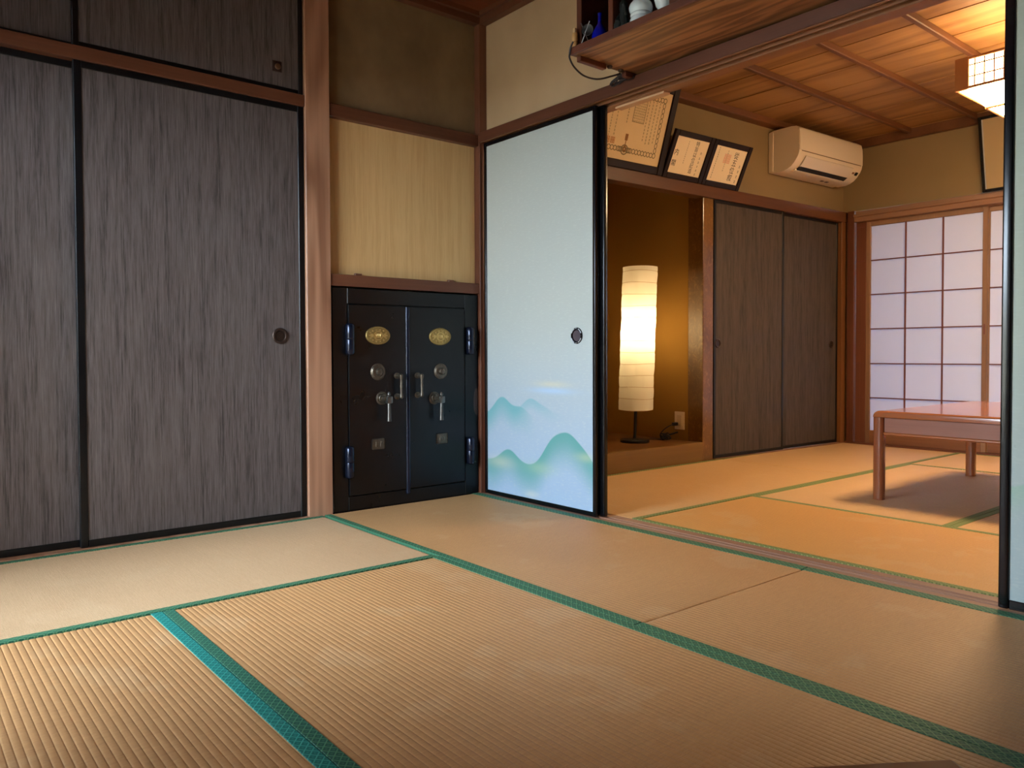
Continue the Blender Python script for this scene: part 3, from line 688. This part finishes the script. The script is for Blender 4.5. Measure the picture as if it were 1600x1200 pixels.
# ------------------------------------------------------------------ framed certificates
FRAME = plain('dark_wood_frame', (30, 14, 11), .5, .2)
PAPER = Mat('aged_paper', .7, .2); q = PAPER.noise((1, 1, 1), 3, 3); PAPER.color(PAPER.mix(q, (214, 190, 146), (232, 210, 168))); PAPER = PAPER.m
PAPER_W = Mat('cream_paper', .7, .2); q = PAPER_W.noise((1, 1, 1), 3, 3); PAPER_W.color(PAPER_W.mix(q, (232, 212, 176), (246, 230, 198))); PAPER_W = PAPER_W.m
INK = plain('ink', (38, 30, 26), .7, .1); INK_P = plain('pale_ink', (128, 116, 90), .7, .1); SEAL = plain('red_seal', (204, 116, 92), .7, .1)
def text_bm(bm, s, size, px, pz):
    """vertical column of characters in the local plane x=0 (y to the right, z up)"""
    z = pz
    for ch in s:
        if ch != ' ':
            cu = bpy.data.curves.new('t', 'FONT'); cu.body = ch; cu.size = size; cu.align_x = 'CENTER'; cu.resolution_u = 2
            o = bpy.data.objects.new('t', cu); COL.objects.link(o)
            dg = bpy.context.evaluated_depsgraph_get(); me = o.evaluated_get(dg).to_mesh()
            if me and len(me.vertices):
                base = [bm.verts.new((0, v.co.x+px, v.co.y+z)) for v in me.vertices]
                for p in me.polygons:
                    try: bm.faces.new([base[i] for i in p.vertices])
                    except ValueError: pass
            o.evaluated_get(dg).to_mesh_clear(); bpy.data.objects.remove(o); bpy.data.curves.remove(cu)
        z -= size*1.08
    return bm
def strokes(bm, px, z0, z1, n, wd):
    """column of small illegible characters"""
    for i in range(n):
        z = z0 + (z1-z0)*i/max(1, n-1); h = abs(z1-z0)/n*.36
        for k in range(3):
            zz = z + (k-1)*h*.7; ww = wd*random.uniform(.45, 1)
            v = [bm.verts.new((0, px-ww, zz-h*.14)), bm.verts.new((0, px+ww, zz-h*.14)), bm.verts.new((0, px+ww, zz+h*.14)), bm.verts.new((0, px-ww, zz+h*.14))]; bm.faces.new(v)
        v = [bm.verts.new((0, px-wd*.16, z-h)), bm.verts.new((0, px+wd*.16, z-h)), bm.verts.new((0, px+wd*.16, z+h)), bm.verts.new((0, px-wd*.16, z+h))]; bm.faces.new(v)
def ring(bm, cy, cz, ry, rz, t, seg=16):
    a = [bm.verts.new((0, cy+ry*math.cos(2*PI*k/seg), cz+rz*math.sin(2*PI*k/seg))) for k in range(seg)]
    b = [bm.verts.new((0, cy+(ry-t)*math.cos(2*PI*k/seg), cz+(rz-t)*math.sin(2*PI*k/seg))) for k in range(seg)]
    for k in range(seg): bm.faces.new((a[k], a[(k+1) % seg], b[(k+1) % seg], b[k]))
def frame(name, label, loc, rot, wd, ht, fw_, paper, margin=0.0, fm=None, cat='framed certificate', grp=None):
    """local frame: x out of the wall, y to the right, z up; origin at the bottom left corner"""
    d = thing(name, label, cat, loc, rot, local=True, group=grp)
    fm = fm or FRAME
    for a in ((0, fw_, 0, ht), (wd-fw_, wd, 0, ht)): obj('frame_side', box(new(), 0, .022, *a, .003, 1), fm, d)
    for a in ((fw_, wd-fw_, 0, fw_), (fw_, wd-fw_, ht-fw_, ht)): obj('frame_rail', box(new(), 0, .021, *a, .003, 1), fm, d)
    p = obj('paper', box(new(), .004, .012, fw_-.002, wd-fw_+.002, fw_-.002, ht-fw_+.002), paper, d)
    return d, p
LEAN = math.atan2(.120, .265)
def put(bm, parent, mat, name, x=.0126): return obj(name, bm, mat, parent, T=Matrix.Translation((x, 0, 0)))
RZ = -TH
# the large certificate
wB, hB, fB = .70, .515, .046
c = M2 @ V(.012, 1.362-1.85-wB, 1.803)
d, p = frame('framed_certificate', 'large framed certificate with a chain border above the alcove', tuple(c), (0, math.atan2(.155, .49), RZ), wB, hB, fB, PAPER)
bm = new(); y0, y1, z0, z1 = .100, wB-.100, .105, hB-.092
n = 20
for k in range(n+1):
    for z in (z0, z1): ring(bm, y0+(y1-y0)*k/n, z, .0150, .0160, .005)
n = 11
for k in range(1, n):
    for yy in (y0, y1): ring(bm, yy, z0+(z1-z0)*k/n, .0125, .0170, .005)
for cz, rr in ((z0, .030), (z1, .028)):
    ring(bm, wB*.5, cz, rr, rr, .007, 20); ring(bm, wB*.5-.035, cz, .018, .016, .005); ring(bm, wB*.5+.035, cz, .018, .016, .005)
put(bm, p, INK_P, 'border_print')
bm = new()
for k, (yy, a, b_, nn, ww) in enumerate(((.565, .40, .18, 12, .006), (.536, .405, .17, 13, .006), (.507, .40, .165, 14, .006), (.478, .395, .18, 12, .0055), (.325, .40, .26, 9, .006), (.285, .40, .33, 4, .005), (.245, .40, .18, 12, .0055), (.205, .40, .17, 16, .005), (.165, .40, .36, 3, .005))):
    strokes(bm, yy, a, b_, nn, ww)
put(bm, p, INK_P, 'writing')['kind'] = 'stuff'
bm = new()
for k in range(12):
    strokes(bm, .372+.0075*k, .405, .275, 10, .0030)
for a in ((.366, .369, .27, .41), (.459, .462, .27, .41), (.366, .462, .267, .270), (.366, .462, .410, .413)): box(bm, -.0002, .0002, *a)
put(bm, p, INK_P, 'seal_print')
bm = new(); box(bm, -.0002, .0002, wB*.5-.011, wB*.5+.011, .158, .195); ring(bm, wB*.5, z0+.004, .016, .018, .012, 16); box(bm, -.0002, .0002, wB*.5-.003, wB*.5+.003, .125, .158)
put(bm, p, plain('medal_print', (150, 108, 70), .7, .1), 'medal_print')
bm = new()
for yy in (.205, .245): 
    for k in range(5): box(bm, -.0002, .0002, yy-.015+.007*k-.002, yy-.015+.007*k+.002, .128, .162)
    for zz in (.129, .145, .161): box(bm, -.0002, .0002, yy-.016, yy+.016, zz-.0015, zz+.0015)
put(bm, p, plain('seal_stamp', (186, 128, 84), .7, .1), 'stamp')
# two small certificates
c = M2 @ V(.012, 1.366-1.85, 1.803)
d, p = frame('framed_certificate', 'small framed certificate with two large signs at its edge, next to the chain-bordered one', tuple(c), (0, LEAN, RZ), .366, .292, .034, PAPER_W)
def characters(p, col, size, py, pz, dz):
    for i, ch in enumerate(col): put(text_bm(new(), ch, size, py, pz-dz*i), p, INK, 'character')
characters(p, '特旨以位記追', .034, .232, .220, .0335); characters(p, '内閣', .042, .066, .145, .066)
bm = new(); strokes(bm, .150, .235, .105, 11, .004); text_bm(bm, '故', .017, .285, .175); strokes(bm, .285, .150, .05, 5, .006)
put(bm, p, INK_P, 'small_writing')['kind'] = 'stuff'
c = M2 @ V(.012, 1.735-1.85, 1.803)
d, p = frame('framed_certificate', 'small framed certificate with a faint red seal, towards the air conditioner', tuple(c), (0, LEAN, RZ), .382, .292, .034, PAPER_W)
characters(p, '從五位叙', .048, .255, .200, .048)
bm = new(); strokes(bm, .075, .245, .055, 14, .0055); strokes(bm, .165, .235, .11, 10, .0045); strokes(bm, .318, .155, .055, 4, .008)
put(bm, p, INK_P, 'small_writing')['kind'] = 'stuff'
bm = new()
for k in range(6): box(bm, -.0002, .0002, .145+.011*k-.003, .145+.011*k+.003, .160, .215)
for zz in (.160, .174, .188, .202, .214): box(bm, -.0002, .0002, .141, .204, zz-.002, zz+.002)
put(bm, p, plain('red_seal_print', (230, 180, 148), .7, .1), 'seal_print', .0124)
# frame above the paper screens
d = thing('framed_picture', 'black framed beige picture leaning above the paper screens', 'picture', (1.072, YS-.022, 1.797), (math.radians(11), 0, -PI/2 + PI/2), local=True)
for a in ((0, .02, 0, .50), (.75, .77, 0, .50)): obj('frame_side', box(new(), a[0], a[1], -.022, 0, a[2], a[3], .003, 1), LACQUER, d)
for a in ((0, .02), (.48, .50)): obj('frame_rail', box(new(), .02, .75, -.021, 0, a[0], a[1], .003, 1), LACQUER, d)
obj('picture_paper', box(new(), .018, .752, -.012, -.004, .018, .482), plain('beige_picture', (168, 146, 108), .6), d)
obj('inner_slip', box(new(), .020, .026, -.016, -.011, .02, .48), plain('silver_slip', (190, 190, 190), .3, .5, .6), d)

# ------------------------------------------------------------------ air conditioner
AC_W = plain('ivory_plastic', (226, 212, 190), .4, .4); AC_D = plain('dark_slot', (14, 11, 10), .6)
ac = thing('air_conditioner', 'ivory wall air conditioner above the far closet doors', 'air conditioner', tuple(M2 @ V(.0, .66, 1.98)))
def ac_prof(z_top, inset=0.0):
    P = [(.0, 1.985), (.0, 2.262), (.03, 2.268), (.17, 2.268), (.205, 2.262), (.222, 2.245), (.230, 2.215), (.2325, 2.16), (.232, 2.095), (.227, 2.072), (.215, 2.048), (.192, 2.018), (.165, 1.995), (.135, 1.980), (.10, 1.972), (.04, 1.972)]
    return P
AY0, AY1 = .668, 1.478
obj('body', prism(new(), ac_prof(0), AY0, AY1, 'y'), AC_W, ac, T=M2, smooth=True)
obj('mounting_plate', box(new(), -.014, .028, AY0-.004, AY1+.004, 1.978, 2.262, .006, 2), AC_W, ac, T=M2)
obj('front_panel', prism(new(), [(.200, 2.266), (.226, 2.248), (.2345, 2.215), (.2370, 2.16), (.2362, 2.097), (.2300, 2.097), (.2290, 2.215), (.218, 2.245)], AY0+.002, AY1-.002, 'y'), AC_W, ac, T=M2, smooth=True)
obj('panel_gap', prism(new(), [(.226, 2.092), (.2345, 2.092), (.2342, 2.0965), (.226, 2.0965)], AY0+.03, AY1-.02, 'y'), plain('gap_shadow', (120, 96, 68), .6), ac, T=M2)
obj('louver', prism(new(), [(.2315, 2.066), (.2365, 2.062), (.2120, 2.024), (.1860, 1.998), (.1820, 2.002), (.2085, 2.030)], AY0+.075, AY1-.125, 'y'), plain('louver_plastic', (216, 204, 188), .35), ac, T=M2, smooth=True)
obj('outlet_slot', prism(new(), [(.186, 2.004), (.1895, 1.9985), (.1560, 1.9785), (.150, 1.986)], AY0+.080, AY1-.130, 'y'), AC_D, ac, T=M2)
obj('lower_lip', prism(new(), [(.1585, 1.988), (.1590, 1.9785), (.140, 1.972), (.134, 1.979)], AY0+.06, AY1-.11, 'y'), AC_W, ac, T=M2)
obj('display', prism(new(), [(.216, 2.046), (.2195, 2.044), (.2035, 2.024), (.200, 2.027)], AY1-.060, AY1-.030, 'y'), AC_D, ac, T=M2)
for k in range(2):
    obj('indicator', prism(new(), [(.213, 2.043), (.2163, 2.040), (.2075, 2.029), (.204, 2.032)], AY1-.098+.016*k, AY1-.090+.016*k, 'y'), plain('indicator_%s' % 'ab'[k], (150, 120, 100), .5), ac, T=M2)
for yy in (1.16, 1.22): obj('catch', box(new(), .08, .10, yy, yy+.03, 1.969, 1.974, .001, 1), BRONZE, ac, T=M2)
obj('pipe_stub', tube(new(), [(.03, AY1+.0, 2.255), (.03, AY1-.09, 2.275), (.03, AY1-.12, 2.275)], .018, 12), AC_W, ac, T=M2, smooth=True)

# ------------------------------------------------------------------ paper floor lamp in the alcove
LX, LY, LZ = -.285, 1.462, .1215
IRON = plain('black_iron', (16, 15, 15), .4, .5, .2)
WASHI = bpy.data.materials.new('washi_lampshade'); WASHI.use_nodes = True; nt = WASHI.node_tree; nt.nodes.remove(nt.nodes['Principled BSDF'])
df = nt.nodes.new('ShaderNodeBsdfDiffuse'); tl = nt.nodes.new('ShaderNodeBsdfTranslucent'); ms = nt.nodes.new('ShaderNodeMixShader'); ms.inputs[0].default_value = .5
df.inputs[0].default_value = (.86, .82, .70, 1); tl.inputs[0].default_value = (.95, .90, .76, 1)
nt.links.new(df.outputs[0], ms.inputs[1]); nt.links.new(tl.outputs[0], ms.inputs[2]); nt.links.new(ms.outputs[0], nt.nodes['Material Output'].inputs[0])
lamp = thing('floor_lamp', 'tall glowing paper cylinder lamp on a black foot in the alcove', 'lamp', (LX, LY, LZ))
tilt = V(.634, .773, 0)*.034
def lc(z): return V(LX, LY, 0) + tilt*((z-.16)/1.11)
obj('base', lathe(new(), [(.094, LZ), (.096, LZ+.003), (.096, LZ+.016), (.092, LZ+.020), (.02, LZ+.022), (.012, LZ+.026)], (LX, LY, 0), 'z', 40), IRON, lamp, smooth=True)
obj('pole', tube(new(), [lc(z) + V(0, 0, z) for z in (LZ+.02, .4, .72)], .010, 14), IRON, lamp, smooth=True)
bm = new(); NR, NS = 62, 56; R0 = .113; rings_ = []
zt0, zt1 = .335, 1.270
for i in range(NR+1):
    z = zt0 + (zt1-zt0)*i/NR; c = lc(z); row = []
    pinch = -.0016 if i % 5 == 0 else 0
    for k in range(NS):
        a = 2*PI*k/NS
        r = R0 + pinch + .0012*math.sin(7*a+z*23) + .0009*math.sin(3*a-z*41) + (.0006*random.uniform(-1, 1))
        row.append(bm.verts.new((c.x+r*math.cos(a), c.y+r*math.sin(a), z)))
    rings_.append(row)
for A, Bq in zip(rings_, rings_[1:]):
    for k in range(NS): bm.faces.new((A[k], A[(k+1) % NS], Bq[(k+1) % NS], Bq[k]))
shade = obj('lamp_shade', bm, WASHI, lamp, smooth=True)
WIRE_P = plain('wire_hoop', (190, 152, 96), .5)
for i in range(0, NR+1, 5):
    z = zt0 + (zt1-zt0)*i/NR; c = lc(z)
    P = [(c.x+(R0+.0002)*math.cos(2*PI*k/36), c.y+(R0+.0002)*math.sin(2*PI*k/36), z+.0025*math.sin(4*PI*k/36+i)) for k in range(37)]
    obj('wire_hoop', tube(new(), P, .0012, 5, cap=False), WIRE_P, shade)
bulb_c = lc(.815) + V(0, 0, .815)
BULB = bpy.data.materials.new('bulb_glass'); BULB.use_nodes = True; e = BULB.node_tree.nodes['Principled BSDF']
e.inputs['Base Color'].default_value = (1, .9, .7, 1); e.inputs['Emission Color'].default_value = (1, .78, .45, 1); e.inputs['Emission Strength'].default_value = 30
obj('bulb', lathe(new(), [(.012, -.08), (.014, -.05), (.028, -.02), (.030, 0), (.022, .022), (.006, .03)], bulb_c, 'z', 16), BULB, lamp, smooth=True)
L = bpy.data.lights.new('bulb_light', 'POINT'); L.energy = BULB_W; L.color = (1.0, .74, .42); L.shadow_soft_size = .045
lo = bpy.data.objects.new('bulb_light', L); COL.objects.link(lo); lo.location = bulb_c + V(.0, 0, .085)
# outlet, plug, cord
ot = thing('wall_outlet', 'ivory socket plate on the alcove wall', 'outlet', (-.175, 1.79, .25))
IV = plain('ivory_plate', (236, 222, 196), .4)
obj('plate', box(new(), -.215, -.133, 1.783, 1.7902, .192, .312, .003, 2), IV, ot)
obj('socket', box(new(), -.195, -.153, 1.780, 1.784, .215, .290, .002, 2), plain('socket_face', (224, 208, 180), .4), ot)
cd = thing('power_cord', 'black lamp cord bundled on the alcove floor and plugged in', 'cord', (-.226, 1.70, .121))
obj('plug', box(new(), -.202, -.180, 1.735, 1.781, .218, .240, .005, 2), IRON, cd)
obj('cable', tube(new(), spline([(-.19, 1.735, .228), (-.205, 1.71, .215), (-.232, 1.69, .19), (-.252, 1.68, .16), (-.25, 1.69, .13), (-.235, 1.70, .126), (-.28, 1.66, .126), (-.30, 1.62, .128), (-.27, 1.57, .126), (-.285, 1.54, .130)], 6), .0035, 8), IRON, cd, smooth=True)
bm = new()
for k in range(8):
    a = random.uniform(0, 6); tube(bm, [V(-.226, 1.70, .147) + V((.026+.006*math.cos(k))*math.cos(a+t*PI/6), (.030)*math.cos(a*1.7+t*PI/6+.6), .021*math.sin(t*PI/6+a)) for t in range(13)], .0035, 7)
tube(bm, [(-.20, 1.71, .16), (-.17, 1.73, .172), (-.155, 1.745, .178)], .006, 8)
obj('bundle', bm, IRON, cd, smooth=True)

# ------------------------------------------------------------------ low table in the lamp-lit room
tb = thing('low_table', 'reddish varnished low table with rounded corners in the lamp-lit room', 'table', (2.0, 1.87, 0))
TX0, TX1, TY0, TY1, TT = 1.372, 2.80, 1.295, 2.450, .428
def rrect(x0, x1, y0, y1, r, n=6):
    P = []
    for cx, cy, a0 in ((x1-r, y1-r, 0), (x0+r, y1-r, PI/2), (x0+r, y0+r, PI), (x1-r, y0+r, 3*PI/2)):
        for k in range(n+1): P.append((cx+r*math.cos(a0+k*PI/2/n), cy+r*math.sin(a0+k*PI/2/n)))
    return P
def top_profile(ins, r=.030, n=6):
    x0, x1, z0, z1 = TX0+ins, TX1-ins, TT-.030, TT-ins
    P = [(x0, z0)] + [(x0+r-r*math.cos(k*PI/2/n), z1-r+r*math.sin(k*PI/2/n)) for k in range(n+1)]
    P[1] = (x0, max(z0+.0005, P[1][1]))
    return P + [(x0+x1-x, z) for x, z in P[::-1]]
bm = new(); A = []
for y, ins in ((TY0, .009), (TY0+.002, .004), (TY0+.006, .001), (TY0+.012, 0), (TY1-.012, 0), (TY1-.006, .001), (TY1-.002, .004), (TY1, .009)):
    A.append([bm.verts.new((x, y, z)) for x, z in top_profile(ins)])
for P, Q in zip(A, A[1:]):
    for k in range(len(P)): bm.faces.new((P[k], P[(k+1) % len(P)], Q[(k+1) % len(P)], Q[k]))
bm.faces.new(A[0][::-1]); bm.faces.new(A[-1]); bmesh.ops.recalc_face_normals(bm, faces=bm.faces[:])
tt = obj('table_top', bm, W_TABLE, tb, smooth=True).data
big = max(tt.polygons, key=lambda p: p.area*(p.normal.z > .9))
at_ = tt.attributes.get('sharp_edge') or tt.attributes.new('sharp_edge', 'BOOLEAN', 'EDGE')
keys = set(big.edge_keys)
for e_ in tt.edges:
    if e_.key in keys: at_.data[e_.index].value = True
for lx in (TX0, TX1-.050):
    for ly in (TY0, TY1-.050):
        obj('leg', prism(new(), rrect(lx+(.0 if lx == TX0 else .002), lx+(.048 if lx == TX0 else .050), ly+.002, ly+.050, .016, 5), .0, TT-.028, 'z'), W_TABLEZ, tb, smooth=True)
for y in (TY0+.018, TY1-.036):
    ap = B('apron', TX0+.05, TX1-.05, y, y+.018, .325, TT-.030, W_APRON, tb)
    B('bead', TX0+.047, TX1-.047, y-.006, y+.024, .312, .327, W_TABLE, ap, .004)
for x in (TX0+.018, TX1-.036):
    ap = B('apron', x, x+.018, TY0+.05, TY1-.05, .325, TT-.030, W_APRON, tb)
    B('bead', x-.006, x+.024, TY0+.047, TY1-.047, .312, .327, W_TABLE, ap, .004)

# ------------------------------------------------------------------ pendant lamp over the table
GLOW = bpy.data.materials.new('lit_lamp_paper'); GLOW.use_nodes = True; e = GLOW.node_tree.nodes['Principled BSDF']
e.inputs['Base Color'].default_value = (.9, .85, .7, 1); e.inputs['Emission Color'].default_value = (1, .70, .38, 1); e.inputs['Emission Strength'].default_value = PENDANT_L
W_LAMP = wood('lamp_wood', (186, 120, 66), (214, 154, 98), 'z', .5)
PX0, PX1, PY0, PY1, PZ0, PZ1 = 1.570, 2.10, 1.700, 2.230, 1.985, 2.130
pl = thing('pendant_lamp', 'glowing square wood and paper pendant lamp under the cedar ceiling', 'lamp', ((PX0+PX1)/2, (PY0+PY1)/2, 1.88))
for x in (PX0, PX1-.016):
    for y in (PY0, PY1-.07): B('corner_board', x, x+.062 if x == PX0 else x+.016, y, y+.016 if y == PY0 else y+.07, PZ0-.006, PZ1+.004, W_LAMP, pl)
for y in (PY0, PY1-.014):
    for z in (PZ0-.004, PZ1-.010): B('frame_rail', PX0+.062, PX1-.016, y, y+.012, z, z+.012, W_LAMP, pl)
for x in (PX0, PX1-.014):
    for z in (PZ0-.004, PZ1-.010): B('frame_rail', x, x+.012, PY0+.016, PY1-.07, z, z+.012, W_LAMP, pl)
pn = obj('side_paper', box(new(), PX0+.062, PX1-.02, PY0+.010, PY0+.013, PZ0, PZ1), GLOW, pl)
for k in range(10): B('lattice_bar', PX0+.085+.042*k, PX0+.090+.042*k, PY0+.004, PY0+.008, PZ0+.006, PZ1-.012, W_LAMP, pn, 0)
for z in (PZ0+.05, PZ0+.105): B('lattice_bar', PX0+.064, PX1-.02, PY0+.004, PY0+.008, z, z+.005, W_LAMP, pn, 0)
obj('side_paper', box(new(), PX0+.02, PX1-.02, PY1-.013, PY1-.010, PZ0, PZ1), GLOW, pl)
for x in (PX0+.010, PX1-.013): obj('side_paper', box(new(), x, x+.003, PY0+.02, PY1-.075, PZ0, PZ1), GLOW, pl)
bm = new(); i0, i1 = .03, .105
a = [bm.verts.new(p) for p in ((PX0+i0, PY0+i0, PZ0-.004), (PX1-i0, PY0+i0, PZ0-.004), (PX1-i0, PY1-i0, PZ0-.004), (PX0+i0, PY1-i0, PZ0-.004))]
b = [bm.verts.new(p) for p in ((PX0+i1, PY0+i1, PZ0-.085), (PX1-i1, PY0+i1, PZ0-.085), (PX1-i1, PY1-i1, PZ0-.085), (PX0+i1, PY1-i1, PZ0-.085))]
for k in range(4): bm.faces.new((a[k], a[(k+1) % 4], b[(k+1) % 4], b[k]))
bm.faces.new(b[::-1]); bmesh.ops.recalc_face_normals(bm, faces=bm.faces[:])
GLOW_LOW = GLOW.copy(); GLOW_LOW.name = 'lit_lower_paper'; GLOW_LOW.node_tree.nodes['Principled BSDF'].inputs['Emission Strength'].default_value = PENDANT_LOW
obj('lower_shade', bm, GLOW_LOW, pl)
obj('top_paper', box(new(), PX0+.02, PX1-.02, PY0+.02, PY1-.02, PZ1-.016, PZ1-.013), GLOW, pl)
for q0, q1 in ((0, 1), (1, 2), (2, 3), (3, 0)):
    C = [V(PX0+i1, PY0+i1, PZ0-.088), V(PX1-i1, PY0+i1, PZ0-.088), V(PX1-i1, PY1-i1, PZ0-.088), V(PX0+i1, PY1-i1, PZ0-.088)]
    obj('bottom_rail', tube(new(), [C[q0], C[q1]], .007, 8), W_LAMP, pl)
mx_, my_ = (PX0+PX1)/2, (PY0+PY1)/2
obj('stem', tube(new(), [(mx_, my_, PZ1-.02), (mx_, my_, 2.31)], .012, 12), IRON, pl, smooth=True)
obj('canopy', lathe(new(), [(.05, 2.336), (.05, 2.32), (.03, 2.305), (.012, 2.30)], (mx_, my_, 0), 'z', 24), IV, pl, smooth=True)
obj('cross_arm', box(new(), PX0+.01, PX1-.01, my_-.008, my_+.008, PZ1-.012, PZ1-.002), W_LAMP, pl)

# ------------------------------------------------------------------ small brown table whose corner enters at the bottom
e1 = V(.564, .826, 0); e2_ = V(.826, -.564, 0); cz = .35; c0 = V(2.886, -1.685, 0)
ang = math.atan2(-e1.y, -e1.x)
nt_ = thing('side_table', 'plain brown wooden low table on the tatami, only its corner in view', 'table', (c0.x, c0.y, 0), (0, 0, ang), local=True)
obj('table_top', box(new(), 0, .60, 0, .45, .325, .35, .004, 2), W_LOW, nt_)
for lx in (.03, .53):
    for ly in (.03, .38): obj('leg', box(new(), lx, lx+.04, ly, ly+.04, 0, .326, .003, 1), W_LOW, nt_)
for a in ((.07, .53, .04, .055), (.07, .53, .395, .41)): obj('apron', box(new(), *a, .27, .326, .001, 1), W_LOW, nt_)
for a in ((.04, .055, .07, .38), (.545, .56, .07, .38)): obj('apron', box(new(), *a, .27, .326, .001, 1), W_LOW, nt_)

# ------------------------------------------------------------------ outside
GND = Mat('garden_ground', .9, .1); q = GND.noise((1, 1, 1), 1.2, 4); GND.color(GND.mix(q, (128, 122, 104), (164, 154, 136)))
bm = new(); box(bm, -20, 24, -24, 26, -.60, -.50)
S('ground', 'bare garden ground outside the house', 'ground', bm, GND.m)
bm = new(); box(bm, -1.2, 4.1, -3.75, -2.80, 2.12, 2.20); box(bm, -1.2, 4.1, 3.60, 4.85, 2.12, 2.20)
S('eaves', 'wooden eaves outside the garden doors', 'eaves', bm, W_DARKX)
bm = new(); box(bm, -.9, 3.75, 3.585, 4.45, -.12, -.02)
S('floor_veranda', 'board veranda outside the paper screens', 'floor', bm, W_POST)
bm = new(); box(bm, -8, 12, -6.6, -6.45, -.5, 1.35)  # unseen wall added to block low sky and bounce warm light indoors
S('added_sky_blocker', 'added unseen pale garden wall that blocks low sky at the glass doors', 'garden wall', bm, plain('blocker_pale', (184, 174, 154), .9, .1))
